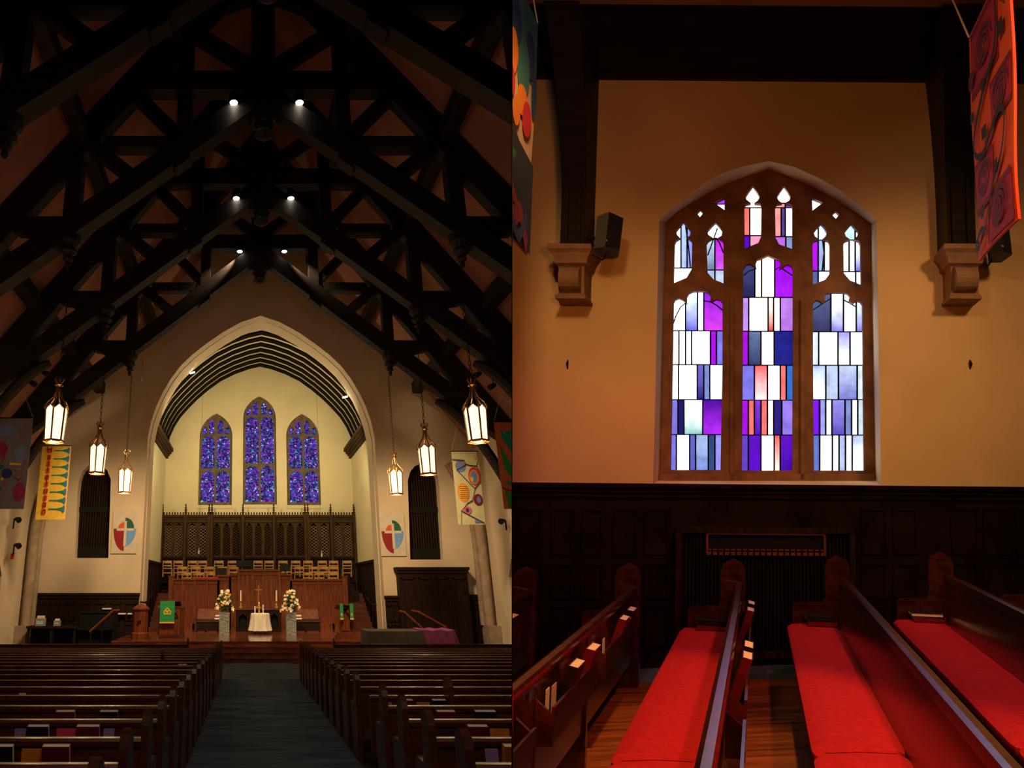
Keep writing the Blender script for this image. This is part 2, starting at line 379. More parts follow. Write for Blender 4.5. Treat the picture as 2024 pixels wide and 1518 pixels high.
# stone piers in the far corners
for X, sg, lb in ((WL, 1, 'grey stone clustered pier in the left corner beside the arched side door'), (WR, -1, 'grey stone clustered pier in the right corner of the end wall')):
    t = thing('stone_pier', lb, 'pier', (X+sg*.35, 27.9, 0))
    mb = MB(); mb.box(min(X, X+sg*.5), max(X, X+sg*.5), 27.6, 28.49, 0, 1.0); mb.build('base', stone, t, 'L')
    mb = MB()
    for dx, dy, r in ((.12, 28.2, .16), (.3, 28.0, .2), (.46, 28.3, .13)):
        pts = [(X+sg*dx, dy, 1.0)] + [(X+sg*(dx + (k/8)**2*.9), dy, CZ+1.8+3.4*k/8) for k in range(9)]
        mb.tube(pts, r, 10)
    mb.build('shaft', stone, t, 'L', True)
# chancel
YC0, YC1 = 29.1, 37.2; CL, CR = -5.0, 5.96; XCC = .48
ribpx = [(331, 880), (335, 862), (344, 842), (356, 823), (372, 805), (390, 787), (411, 769), (436, 751), (464, 737), (492, 727), (514, 722)]
rib = [(Px(u, v, 36.9), Pz(v, 36.9)) for u, v in ribpx]; xm = rib[-1][0]
rib = [(x, z) for x, z in rib]
ribf = rib + [(2*xm-x, z) for x, z in reversed(rib[:-1])]
def scaled(l, k): return [(xm+(x-xm)*k, 7+CZ+(z-7-CZ)*(1+(k-1)*1.3)) for x, z in l]
def win_loop(ul, ur, vb, vs, ua, va, Y, g=0):
    """pointed window outline from its sides, foot, springing and apex"""
    l = [(Px(ul, vs, Y)-g, Pz(vb, Y)-g), (Px(ul, vs, Y)-g, Pz(vs, Y))]; r = [(Px(ur, vs, Y)+g, Pz(vs, Y)), (Px(ur, vs, Y)+g, Pz(vb, Y)-g)]
    xa_ = (l[0][0]+r[0][0])/2; za = Pz(va, Y)+g; h = za-l[1][1]; w2 = xa_-l[0][0]
    th = math.radians(64)
    for k in range(1, 8):
        a = k/8*th; l.append((l[0][0]+w2*(1-math.cos(a))/(1-math.cos(th)), l[1][1]+h*math.sin(a)/math.sin(th)))
    rr = [(2*xa_-x, z) for x, z in reversed(l[2:])]
    return l + [(xa_, za)] + rr + r
WINS = [(398, 456, 995, 862, 427, 820), (484, 542, 994, 826, 512, 786), (569, 627, 995, 863, 598, 821)]
YB = 37.2
wl = [win_loop(*w_[:6], YB, .10) for w_ in WINS]
mb = MB(); mb.slab([(CL-.3, 0)] + [(CR+.3, 0), (CR+.3, CZ+14), (CL-.3, CZ+14)], wl, lambda x, z, d: (x, YB+d, z), 0, .5)
struct('wall_chancel', mb, chplaster)
for i, w_ in enumerate(WINS):
    lp = win_loop(*w_, YB+.25, .0); x0, x1, zb, zs, za = lp[0][0], lp[-1][0], lp[0][1], lp[1][1], max(p[1] for p in lp)
    xm_ = (x0+x1)/2; zt = Pz((929, 919, 929)[i], YB+.25)
    fr = win_loop(*w_, YB+.25, .10)
    def light(xa_, xb, za_, zb_, cus=True):
        wd = (xb-xa_)/2; c = (xa_+xb)/2
        pts = [(xa_, za_), (xb, za_)]
        for ang in (0, 25, 50, 70, 90, 110, 130, 155, 180): pts.append((c+wd*math.cos(math.radians(ang)), zb_-wd+wd*.95*math.sin(math.radians(ang))+ (0.05 if ang == 90 else 0)))
        return pts
    g = .07; holes = []
    htop = zs + (.0 if i != 1 else .05)
    for a_, b_ in ((x0+.05, xm_-g/1.2), (xm_+g/1.2, x1-.05)):
        holes.append(light(a_, b_, zb+.05, zt-.07)); holes.append(light(a_, b_, zt+.07, htop))
        q = (b_-a_); s1 = -1 if a_ < xm_ else 1
        ia = xm_+s1*.10; ib = xm_+s1*(.10+q*.42)
        holes.append(light(min(ia, ib), max(ia, ib), htop+.12, htop+.12+(za-htop)*.62))
        ia = xm_+s1*(.10+q*.55); ib = xm_+s1*(.10+q*.90)
        holes.append(light(min(ia, ib), max(ia, ib), htop+.10, htop+.10+(za-htop)*.34))
    mb = MB(); mb.slab(fr, holes, lambda x, z, d: (x, YB+.12+d, z), 0, .12)
    o = struct('window_%d' % (i+1), mb, dstone)
    o['label'] = ('left', 'tall middle', 'right')[i] + ' pointed window of violet stained glass in the chancel wall'
    mb = MB(); mb.slab(lp, [], lambda x, z, d: (x, YB+.20+d, z), 0, .01); mb.build('stained_glass', violet, o)
    mb = MB(); mb.box(x0-.15, x1+.15, YB-.04, YB+.3, zb-.32, zb-.13); mb.build('window_sill', chplaster, o)
mb = MB(); mb.box(CL-.35, CL, YC0, YB, 0, CZ+7.6)
struct('wall_chancel_left', mb, chplaster)
mb = MB(); mb.box(CR, CR+.35, YC0, YB, 0, CZ+7.6)
struct('wall_chancel_right', mb, chplaster)
# inner face of the arch: the chancel behind is wider than the opening
mb = MB(); jl = [(JL+.04, 0)] + [(x+.04, z) for x, z in L_arch[:-1]] + [L_arch[-1]]
af = jl + [(2*xa-x, z) for x, z in reversed(jl[:-1])]
mb.slab([(CL-.3, 0)] + af + [(CR+.3, 0), (CR+.3, CZ+14.3), (CL-.3, CZ+14.3)], [], lambda x, z, d: (x, YE+.6+d, z), .0, 1.1)
struct('wall_arch', mb, plaster)
vt = [(CL-.3, CZ+7.5)] + scaled(ribf, 1.014) + [(CR+.3, CZ+7.5)]
mb = MB(); up = [(x, z+.3) for x, z in vt]
mb.loft([(x, 30.2, z) for x, z in vt], [(x, YB, z) for x, z in vt], closed=False, caps=False)
mb.loft([(x, 30.2, z) for x, z in up], [(x, YB, z) for x, z in up], closed=False, caps=False)
struct('ceiling_chancel', mb, chplaster)
for k in range(8):
    Y = 30.65 + k*(36.75-30.65)/7
    a = scaled(ribf, 1.013); b2 = scaled(ribf, 1.0)
    mb = MB()
    for i in range(len(a)-1):
        mb.loft([(a[i][0], Y, a[i][1]), (a[i+1][0], Y, a[i+1][1]), (b2[i+1][0], Y, b2[i+1][1]), (b2[i][0], Y, b2[i][1])], [(a[i][0], Y+.42, a[i][1]), (a[i+1][0], Y+.42, a[i+1][1]), (b2[i+1][0], Y+.42, b2[i+1][1]), (b2[i][0], Y+.42, b2[i][1])])
    tag(mb.build('vault_rib', ribm), 'dark timber arch rib of the chancel vault, ' + ('nearest the nave', 'second from the nave', 'third from the nave', 'fourth from the nave', 'fourth from the back wall', 'third from the back wall', 'second from the back wall', 'against the window wall')[k], 'vault rib', 'vault ribs over the chancel')
for X, sg, nm in ((CL, 1, 'left'), (CR, -1, 'right')):
    mb = MB()
    for k, (w_, z0, z1) in enumerate(((.14, 7.15, 7.3), (.22, 7.3, 7.42), (.32, 7.42, 7.55), (.42, 7.55, 7.75))):
        mb.box(min(X, X+sg*w_), max(X, X+sg*w_), 30.25, YB-.01, CZ+z0, CZ+z1)
    tag(mb.build('vault_cornice', redos), 'moulded wooden cornice under the vault ribs on the %s chancel wall' % nm, 'cornice')

#------------------------------------------------------------------ roof trusses
def truss(Y, label):
    t = thing('roof_truss', label, 'roof truss', (XC, Y, CZ+5), 'dark timber trusses of the nave roof')
    W2 = .19
    def poly(name, pts, w=W2, sgn=(-1, 1)):
        for sg in sgn:
            mb = MB(); q = [(XC+sg*r, z+CZ) for r, z in pts]
            mb.loft([(x, Y-w, z) for x, z in q], [(x, Y+w, z) for x, z in q]); mb.build(name, beam, t, 'L')
    lo = lambda r: 13.08-.84*r
    hi = lambda r: 13.88-.84*r
    ru = lambda r: 19.72-1.41*r
    rl = lambda r: 18.4-1.41*r
    poly('rafter', [(0, ru(0)), (9.8, ru(9.8)), (9.8, rl(9.8)), (0, rl(0))])
    poly('lower_chord', [(0, lo(0)), (9.6, lo(9.6)), (9.6, hi(9.6)), (0, hi(0))], .24)
    mb = MB(); mb.box(XC-.34, XC+.34, Y-.26, Y+.26, CZ+12.5, CZ+18.6); mb.lathe([(.1, 12.0+CZ), (.28, 12.15+CZ), (.2, 12.3+CZ), (.3, 12.5+CZ)], (XC, Y, 0), 8); mb.build('king_post', beam, t, 'L')
    mb = MB(); mb.box(XC-3.5, XC+3.5, Y-.22, Y+.22, CZ+13.55, CZ+14.2); mb.build('collar_beam', beam, t, 'L')
    poly('post', [(2.05, lo(2.05)-.12), (2.45, lo(2.45)-.12), (2.45, rl(2.45)+.1), (2.05, rl(2.05)+.1)], .2)
    poly('post', [(5.0, lo(5)-.15), (5.4, lo(5.4)-.15), (5.4, rl(5.4)+.1), (5.0, rl(5)+.1)], .2)
    poly('strut', [(2.7, 11.6), (4.55, 11.6), (4.4, 11.97), (2.6, 11.97)], .19)
    poly('strut', [(5.3, 8.95), (6.6, 8.95), (6.3, 9.4), (5.3, 9.4)], .19)
    def diag(r0, z0, r1, z1, w):
        l = math.hypot(r1-r0, z1-z0); nx, nz_ = -(z1-z0)/l*w/2, (r1-r0)/l*w/2
        poly('brace', [(r0+nx, z0+nz_), (r1+nx, z1+nz_), (r1-nx, z1-nz_), (r0-nx, z0-nz_)], .16)
    diag(1.95, 15.7, .2, 14.35, .42); diag(3.6, 13.4, 2.25, 11.9, .36); diag(4.75, 11.7, 3.5, 10.6, .36); diag(6.6, 9.2, 5.9, 8.9, .34); diag(1.2, 16.8, .2, 17.3, .3)
    for sg in (-1, 1):
        mb = MB(); mb.lathe([(.03, 7.95), (.08, 8.05), (.05, 8.12), (.14, 8.2), (.10, 8.3), (.22, 8.42), (.16, 8.55), (.28, 8.7), (.28, 9.0)], (XC+sg*5.2, Y, CZ), 10); mb.build('drop_finial', beam, t, 'L')
        mb = MB(); mb.tube([(XC+sg*(6.9+2.6*(k/8)), Y, CZ+6.9-3.6*(k/8)**1.6) for k in range(9)], [.12]+[.2]*8, 8); mb.build('wall_brace', beam, t, 'L')
TR = [(10.5, 'timber roof truss nearest the camera, cut off by the top of the picture'), (15.0, 'timber roof truss carrying the nearest pair of ceiling spotlights'), (19.5, 'timber roof truss carrying the middle pair of ceiling spotlights'), (24.0, 'timber roof truss closest to the chancel arch')]
for Y, lb in TR: truss(Y, lb)
PN = {0: ('left', 'upper'), 1: ('left', 'middle')}
for sg, sn in ((-1, 'left'), (1, 'right')):
    for r, rn in ((2.6, 'upper'), (5.1, 'middle'), (7.4, 'lower')):
        mb = MB(); z = CZ+19.8-1.41*r; x = XC+sg*r
        q = [(x-.2, z-.31), (x+.2, z-.31), (x+.2, z-.8), (x-.2, z-.8)]
        mb.loft([(a_, 2, b_) for a_, b_ in q], [(a_, YE-.02, b_) for a_, b_ in q])
        tag(mb.build('purlin', beam, None, 'L'), 'dark timber purlin running along the %s roof slope, %s of three' % (sn, rn), 'purlin', 'purlins along the nave roof')
mb = MB(); mb.box(XC-.2, XC+.2, 2, YE-.02, CZ+18.6, CZ+19.3); tag(mb.build('ridge_beam', beam, None, 'L'), 'dark timber ridge beam along the top of the nave roof', 'beam')
# downlights in pairs
for (ul, ur, v, Y, nm) in ((462, 592, 203, 14.7, 'nearest'), (467, 575, 392, 19.2, 'middle'), (474, 562, 497, 23.7, 'farthest')):
    for u, sn in ((ul, 'left'), (ur, 'right')):
        p = P(u, v, Y); t = thing('ceiling_spotlight', 'small round white ceiling spotlight, %s one of the %s pair' % (sn, nm), 'spotlight', p, 'ceiling spotlights on the trusses')
        mb = MB(); mb.lathe([(.12, .0), (.14, .02), (.13, .34), (.06, .38)], p, 12); mb.build('housing', black, t)
        mb = MB(); mb.lathe([(.02, -.035), (.08, -.03), (.11, -.004), (.11, .0)], p, 12); mb.build('lamp_face', bulb, t)
        lamp('SPOT', 'ceiling_spot_light', p-Vector((0, 0 if Y < 20 else .2, .06)), 8 if Y < 20 else 900, (1, .66, .40), .06, p+Vector((0, 0, -3)) if Y < 20 else p+Vector(((1.5 if u > 500 else -1.5), .5, -1.5)), 1.0 if Y < 20 else .62, .8)
#------------------------------------------------------------------ lanterns
def lantern(p, label):
    t = thing('pendant_lantern', label, 'lantern', p, 'bronze lanterns hanging over the nave')
    x, y, z = p; R = .255
    hexa = lambda r, zz: [(x+r*math.cos(PI/6+PI/3*k), y+r*math.sin(PI/6+PI/3*k), z+zz) for k in range(6)]
    mb = MB(); mb.loft(hexa(R*.86, .07), hexa(R, .80), caps=False)
    for k in range(6):
        a = hexa(R, .80); b_ = a[(k+1) % 6]; mb.face([a[k], b_, ((a[k][0]+b_[0])/2*.94+x*.06, (a[k][1]+b_[1])/2*.94+y*.06, z+.93)])
    mb.loft(hexa(R*.5, .03), hexa(R*.5, .05)); mb.build('glass_shade', lglass, t)
    mb = MB(); mb.loft(hexa(R*1.02, .02), hexa(R*1.02, .07), caps=False); mb.loft(hexa(R*.6, .02), hexa(R*.6, .05), caps=False)
    for k in range(6):
        a = hexa(R*.9, .05)[k]; b_ = hexa(R*1.04, .82)[k]; mb.bar(a, b_, .035, .035, (1, .01, 0))
        mb.bar(hexa(R*.55, .035)[k], hexa(R*1.0, .035)[k], .02, .02)
        c = hexa(R*1.16, .86)[k]; mb.tube([b_, c, hexa(R*.95, 1.0)[k], hexa(R*.45, 1.15)[k], hexa(R*.22, 1.32)[k], hexa(R*.16, 1.45)[k]], .018, 6)
        m2 = [(b_[q]+hexa(R*1.04, .82)[(k+1) % 6][q])/2 for q in range(3)]
        mb.bar(b_, (m2[0], m2[1], z+.95), .02, .02, (.3, .2, 1)); mb.bar(hexa(R*1.04, .82)[(k+1) % 6], (m2[0], m2[1], z+.95), .02, .02, (.3, .2, 1))
        mb.lathe([(.01, .84), (.022, .88), (.005, .98)], (hexa(R*1.12, 0)[k][0], hexa(R*1.12, 0)[k][1], z), 5)
    mb.build('cage', bronze, t)
    mb = MB(); mb.lathe([(.05, 1.42), (.11, 1.46), (.05, 1.5), (.04, 1.56)], (x, y, z), 8)
    for k in range(6): a = PI/3*k; mb.tube([(x+.05*math.cos(a), y+.05*math.sin(a), z+1.5), (x+.12*math.cos(a), y+.12*math.sin(a), z+1.6), (x+.09*math.cos(a), y+.09*math.sin(a), z+1.66)], .014, 5)
    mb.build('crown', bronze, t)
    mb = MB(); zt = CZ+8.0-z; n = int((zt-1.5)/.11)
    for k in range(n):
        zc_ = z+1.55+.11*k; dx, dy = ((.026, 0), (0, .026))[k % 2]
        mb.tube([(x-dx, y-dy, zc_), (x-dx, y-dy, zc_+.11), (x+dx, y+dy, zc_+.11), (x+dx, y+dy, zc_), (x-dx, y-dy, zc_)], .009, 4)
    mb.build('chain', black, t)
    return t
l0 = lantern(P(106, 876, 15.0), 'lit bronze lantern hanging nearest on the left side of the nave')
o0 = LOC[l0.name]
for (u, v, Y, lb) in ((191, 938, 19.5, 'lit bronze lantern hanging second on the left, in front of the dark arched grille'), (246, 976, 24.0, 'smallest lit bronze lantern on the left, above the left cross emblem'), (946, 876, 15.0, 'lit bronze lantern hanging nearest on the right side of the nave'), (847, 940, 19.5, 'lit bronze lantern hanging second on the right, in front of the right arched grille'), (784, 979, 24.0, 'smallest lit bronze lantern on the right, above the right cross emblem')):
    copy_tree(l0, P(u, v, Y)-o0, label=lb)
for (u, v, Y) in ((106, 876, 15.0), (191, 938, 19.5), (246, 976, 24.0), (946, 876, 15.0), (847, 940, 19.5), (784, 979, 24.0)):
    lamp('POINT', 'lantern_light', P(u, v, Y)-Vector((0, 0, .12)), 75, WARM, .1)

#------------------------------------------------------------------ pews
END = [(-.11, 0), (-.11, .97), (-.085, 1.03), (0, 1.075), (.085, 1.03), (.11, .97), (.11, .70), (.135, .66), (.37, .655), (.40, .63), (.40, .36), (.36, .22), (.37, 0)]
RAIL = [(-.095, .82), (-.1, .855), (-.085, .875), (-.05, .88), (-.03, .87), (-.025, .82)]
BACK = [(-.07, .25), (-.08, .83), (-.05, .83), (.03, .42), (.0, .25)]
SEAT = [(-.02, .38), (-.02, .42), (.42, .43), (.43, .38), (.40, .36)]
CUSH = [(.02, .425), (.02, .475), (.05, .49), (.24, .497), (.42, .49), (.452, .47), (.455, .44), (.44, .42)]
RACK = [(-.165, .52), (-.175, .70), (-.160, .70), (-.15, .535), (-.082, .535), (-.082, .52)]
def pew(fn, w0, w1, ends, sups, racks, cuts, side, label, group, name='pew', frontless=False, mats=None):
    wd = mats or wood
    t = thing(name, label, 'pew', fn(.1, 0, (w0+w1)/2), group)
    MB().extr(BACK, w0, w1, fn).build('backrest', wd, t, side)
    MB().extr(RAIL, w0, w1, fn).build('top_rail', wd, t, side, True)
    if not frontless:
        MB().extr(SEAT, w0, w1, fn).build('seat', wd, t, side)
        for i in range(len(cuts)-1):
            a, b_ = cuts[i], cuts[i+1]; mb = MB(); n = 6
            sh = lambda p, k: [(.235+(x-.235)*k, .45+(z-.45)*k) for x, z in p]
            ws = [(a+.004, .86), (a+.02, .96), (a+.06, 1), (b_-.06, 1), (b_-.02, .96), (b_-.004, .86)]
            for j in range(5): mb.loft([fn(*p, ws[j][0]) for p in sh(CUSH, ws[j][1])], [fn(*p, ws[j+1][0]) for p in sh(CUSH, ws[j+1][1])], caps=False)
            mb.face([fn(*p, ws[0][0]) for p in sh(CUSH, .86)]); mb.face([fn(*p, ws[5][0]) for p in sh(CUSH, .86)])
            mb.build('seat_cushion', red, t, side, True)
    for w_ in ends:
        mb = MB(); mb.extr(END, w_-.03, w_+.03, fn); e2 = [(x*.8+.01, z) for x, z in END]
        mb.build('end_panel', wd, t, side)
    for w_ in sups: MB().extr([(-.09, 0), (-.09, .84), (-.05, .84), (0, .4), (.36, .38), (.34, 0)], w_-.02, w_+.02, fn).build('support_panel', wd, t, side)
    for a, b_ in racks:
        mb = MB(); mb.extr(RACK, a, b_, fn)
        for e in (a, b_): mb.extr([(-.17, .52), (-.172, .66), (-.082, .74), (-.082, .52)], e-.008, e+.008, fn)
        mb.build('book_rack', wd, t, side)
    return t
NR = 19
ROWY = [3.86-.92 + .92*k for k in range(NR)]          # index k-> rows; k=0 is off camera side
def nfn(Y): return lambda d, h, w_: Vector((w_, Y+d, zf(Y)+h))
PEWL = {}; WEND = -8.4
rows = [2.94+.92*k for k in range(19)]
base = None
for k, Y in enumerate(rows):
    o_ = ORD[len(rows)-1-k]
    lb = 'dark glossy wooden pew left of the centre aisle, %s from the front' % (o_ if o_ != 'front' else 'first')
    special = (k == 13)
    if base is None or special:
        e = [AL+.0-.03] if not special else [-1.9]
        t = pew(nfn(Y), WEND, AL-.03, e, [-3.0, -5.2, -7.4], [(-2.3, -1.2), (-4.6, -3.4), (-6.9, -5.7)], [WEND+.1, -6.4, -4.4, -2.5, AL-.1], None, lb, 'pews left of the centre aisle')
        if base is None: base = t; y0 = Y
    else: copy_tree(base, (0, Y-y0, zf(Y)-zf(y0)), label=lb)
for k, Y in enumerate(rows):
    o_ = ORD[len(rows)-1-k]; lim = .41195*(Y*cp-1.2*sp)
    if lim < AR+.3: continue
    WR_ = min(9.3, lim+.6)
    e = [AR+.03] if k != 6 else [2.4]
    lb = 'dark glossy wooden pew right of the centre aisle, %s from the front' % (o_ if o_ != 'front' else 'first')
    pew(nfn(Y), AR+.03, WR_, e, [w_ for w_ in (3.6, 5.8, 8.0) if w_ < WR_], [(a, b_) for a, b_ in ((1.8, 2.9), (4.0, 5.2), (6.3, 7.5)) if b_ < WR_], [c for c in (AR+.1, 3.1, 5.0, 6.9, 8.8) if c < WR_+1.9], 'L', lb, 'pews right of the centre aisle')
for (x0, x1, ex, sn) in ((WEND, -1.87, -1.87, 'left'), (2.5, 9.2, 2.5, 'right')):
    t = thing('pew_front_screen', 'low wooden screen closing off the first pew %s of the centre aisle' % sn, 'screen', ((x0+x1)/2, 20.5, 0))
    fn = nfn(20.5)
    MB().extr([(-.03, 0), (-.03, .86), (.03, .86), (.03, 0)], x0, x1, fn).build('panel', wood, t, 'L')
    MB().extr([(-.05, .84), (-.05, .9), (.05, .9), (.05, .84)], x0, x1, fn).build('top_rail', wood, t, 'L')
    MB().extr([(-.11, 0), (-.11, .97), (-.085, 1.03), (0, 1.075), (.085, 1.03), (.11, .97), (.11, 0)], ex-.03, ex+.03, fn).build('end_post', wood, t, 'L')
# hymnals standing in the racks of the near pews
def book(fn, w0, w1, top, cov, side, label, group, thick=.055, d0=-.13, h0=.54, lean=.33, near=False, cat='book', name='hymnal', pages=True):
    t = thing(name, label, cat, fn(d0, h0, (w0+w1)/2), group)
    g = lambda x, z, y: fn(d0 + y - lean*(z-h0), z + y*lean*.8, x)
    sp = (w1, w1+.004) if near else (w0-.004, w0)
    mb = MB()
    mb.box(w0, w1, 0, .004, h0, top, lambda x, y, z: g(x, z, y)); mb.box(w0, w1, thick-.004, thick, h0, top, lambda x, y, z: g(x, z, y)); mb.box(*sp, 0, thick, h0, top, lambda x, y, z: g(x, z, y))
    mb.build('cover', cov, t, side)
    if pages: mb = MB(); mb.box(w0, w1-.006, .004, thick-.004, h0+.004, top-.004, lambda x, y, z: g(x, z, y)); mb.build('pages', paper, t, side)
    return t
def sheet(fn, w0, w1, top, m_, side, label, group, d0=-.14):
    mb = MB(); mb.box(w0, w1, 0, .004, .54, top, lambda x, y, z: fn(d0+y, z, x)); o = mb.build('leaflet', m_, None, side); return tag(o, label, 'leaflet', group)
def z7(x): return x/3.814
def z8(x): return 506+x/3.814
BK = [  # u0, u1, row, material, kind, label
 (z7(465), z7(603), 5, maroon, 1, 'maroon hymnal with pale page edges in the left pews, left of a dark one'),
 (z7(788), z7(918), 5, ink, 1, 'dark hymnal with white page edges near the aisle, left pews, above the lilac leaflet'),
 (z7(150), z7(232), 4, lilac, 0, 'dull purple leaflet at the left of the second visible left pew rail'),
 (z7(262), z7(415), 4, ink, 1, 'black hymnal with white page edges left of the pink leaflet'),
 (z7(460), z7(600), 4, pink, 0, 'bright pink leaflet between two hymnals in the left pews'),
 (z7(620), z7(785), 4, maroon, 1, 'maroon hymnal with white page edges beside the pink leaflet'),
 (z7(805), z7(885), 4, lilac, 0, 'lilac leaflet beside the maroon hymnal near the left aisle end'),
 (z7(-20), z7(160), 3, ink, 1, 'black hymnal in the bottom left corner of the nave'),
 (z7(205), z7(370), 3, orange, 0, 'orange leaflet in the nearest left pew rack'),
 (z7(375), z7(572), 3, maroon, 1, 'large maroon hymnal in the nearest left pew rack'),
 (z7(175), z7(228), 7, paper, 0, 'small white card far back in the left pews'),
 (z7(1355), z7(1420), 12, maroon, 1, 'small hymnal high up in the left pews close to the aisle'),
 (z8(965), z8(1003), 6, lilac, 0, 'narrow lilac leaflet beside the aisle end of a right pew'),
 (z8(1072), z8(1152), 6, maroon, 1, 'maroon hymnal left of the orange leaflet in the right pews'),
 (z8(1185), z8(1283), 6, orange, 0, 'orange leaflet between two hymnals in the right pews'),
 (z8(1293), z8(1395), 6, ink, 1, 'black hymnal with white page edges right of the orange leaflet'),
 (z8(1325), z8(1460), 5, maroon, 1, 'maroon hymnal alone in the middle of a right pew rack'),
 (z8(1605), z8(1760), 5, ink, 1, 'dark hymnal near the right end of a right pew rack'),
 (z8(1548), z8(1697), 4, maroon, 1, 'maroon hymnal with a bright page block left of the brown leaflet'),
 (z8(1725), z8(1865), 4, orange, 0, 'brown-orange leaflet in the right pews near the dividing edge'),
 (z8(1685), z8(1780), 3, lilac, 0, 'lilac leaflet in the bottom right corner of the nave'),
 (z8(1808), z8(1925), 3, orange, 1, 'brown hymnal with white page edges in the bottom right corner of the nave')]
for (ua, ub, k, m_, kd, lb) in BK:
    Y = rows[k]; v = 1400; x0 = (ua-U0)/F*(Y*cp-1.28*sp); x1 = (ub-U0)/F*(Y*cp-1.28*sp)
    if kd: book(nfn(Y), x0, x1, .845, m_, 'L', lb, 'hymnals in the nave pews')
    else: sheet(nfn(Y), x0, x1, .815, m_, 'L', lb, 'leaflets in the nave pews')
#------------------------------------------------------------------ banners
def banner(name, label, pA, pB, H, base, shapes, side=None, cat='banner', cord=None, curl=0, rod=True, th=.012, flip=False):
    """a cloth from pA to pB (top corners), H down; shapes = (material, polygon list in 0..1)"""
    pA = Vector(pA); pB = Vector(pB); e = pB-pA; nrm = Vector((e.y, -e.x, 0)).normalized()
    if flip: nrm = -nrm
    dn = H if isinstance(H, Vector) else Vector((0, 0, -H))
    t = thing(name, label, cat, (pA+pB)/2+dn)
    def at(s_, q, off=0): return pA + e*s_ + dn*q + nrm*(off + curl*math.sin(q*5+s_*2))
    mb = MB(); n, k = 4, 12
    for i in range(n):
        for j in range(k):
            mb.face([at(i/n, j/k), at((i+1)/n, j/k), at((i+1)/n, (j+1)/k), at(i/n, (j+1)/k)]); mb.face([at(i/n, j/k, -th), at(i/n, (j+1)/k, -th), at((i+1)/n, (j+1)/k, -th), at((i+1)/n, j/k, -th)])
    edge = [(i/n, 0) for i in range(n)]+[(1, j/k) for j in range(k)]+[(1-i/n, 1) for i in range(n)]+[(0, 1-j/k) for j in range(k)]
    mb.loft([at(*p) for p in edge], [at(*p, -th) for p in edge], caps=False)
    mats = [base]
    for z, (m_, pl) in enumerate(shapes):
        if m_ not in mats: mats.append(m_)
        mb.mat(mats.index(m_))
        for pg in (pl if isinstance(pl[0][0], tuple) else [pl]):
            if len(pg) <= 4: mb.face([at(x, y, .003+.0015*z) for x, y in pg])
            else: mb.slab(pg, [], lambda x, y, d: at(x, y, .003+.0015*z), 0, 0, edges=False)
    mb.mat(0); mb.build('cloth', mats, t, side)
    if rod: MB().tube([pA-e*.02, pB+e*.02], .018, 6).build('rod', black, t, side)
    for c in (cord or []):
        MB().tube([pA, c], .006, 4).build('cord', cream, t, side); MB().tube([pB, c], .006, 4).build('cord', cream, t, side)
    return t, at
teal = flat('teal_felt', (0, 125, 110)); blu = flat('blue_felt', (60, 110, 190)); yel = flat('yellow_felt', (235, 185, 60)); vered = flat('vermilion_felt', (215, 70, 35))
def pz(u1, u2, v1, v2, Y): a = P(u1, v1, Y); b_ = P(u2, v1, Y); return a, b_, a.z-Pz(v2, Y)
a, b_, H = pz(84, 141, 881, 1027, 24.6)
sh = []
for i in range(8):
    q = .07 + i*.113
    sh.append((teal, [(.42, q-.008), (.68, q-.008), (.86, q-.022), (.93, q-.05), (.93, q+.05), (.86, q+.022), (.68, q+.008), (.42, q+.008)]))
    sh.append((blu, ellipse(.935, q, .035, .05, 12)))
for i in range(10): sh.append((vered, [(.22, .035+i*.092), (.34, .035+i*.092), (.34, .105+i*.092), (.22, .105+i*.092)]))
t, at = banner('felt_banner', 'yellow banner with red Hallelujah letters and green trumpets, left of the chancel', a, b_, H, gold, sh, cord=[P(118, 800, 24.6)])
mb = MB()
for i, ch in enumerate('Hallelujah'):
    cu = bpy.data.curves.new('letter', 'FONT'); cu.body = ch; cu.size = .34; cu.align_x = 'CENTER'
    ob = bpy.data.objects.new('letter', cu); C.objects.link(ob); bpy.context.view_layer.update()
    me = bpy.data.meshes.new_from_object(ob.evaluated_get(bpy.context.evaluated_depsgraph_get()))
    e = b_-a; o3 = a + e*.28 + Vector((0, -.05, -H*(.095+i*.092)))
    for pgn in me.polygons: mb.face([o3 + Vector((me.vertices[q].co.x, 0, me.vertices[q].co.y)) for q in pgn.vertices])
    bpy.data.objects.remove(ob); bpy.data.curves.remove(cu); bpy.data.meshes.remove(me)
mb.build('lettering', flat('dark_red_letter', (110, 15, 20)), t)
grey = flat('grey_canvas', (120, 112, 122)); mag = flat('magenta_paint', (150, 40, 90)); navy = flat('navy_paint', (30, 55, 110)); drd = flat('red_paint', (190, 30, 40)); grn = flat('green_paint', (30, 100, 70)); ylw = flat('yellow_paint', (215, 190, 60)); lbl = flat('pale_blue_paint', (110, 130, 175)); dkr = flat('deep_red_paint', (120, 20, 40))
a, b_, H = pz(-22, 66, 826, 1006, 22.0)
random.seed(3)
sh = [(lbl, ellipse(.45, .14, .2, .07)), (lbl, ellipse(.8, .40, .12, .1)), (mag, ellipse(.35, .36, .16, .09)), (mag, ellipse(.86, .82, .13, .10)), (navy, ellipse(.55, .62, .12, .055)), (grn, ellipse(.38, .55, .10, .025)), (drd, ellipse(.78, .22, .03, .012)), (drd, ellipse(.52, .73, .02, .02)), (ylw, [(.58, .50), (.84, .51), (.84, .53), (.60, .53)]), (ylw, ellipse(.46, .68, .03, .015)), (navy, ellipse(.40, .79, .07, .02)), (drd, ribbon([(.92, .4), (.88, .46), (.94, .5), (.86, .6), (.9, .66), (.8, .7), (.88, .78), (.84, .85)], .012)), (dkr, ribbon([(.5, .32), (.44, .4), (.48, .44), (.4, .52)], .012)), (dkr, ribbon([(.7, .58), (.8, .62), (.7, .66), (.84, .69)], .012))]
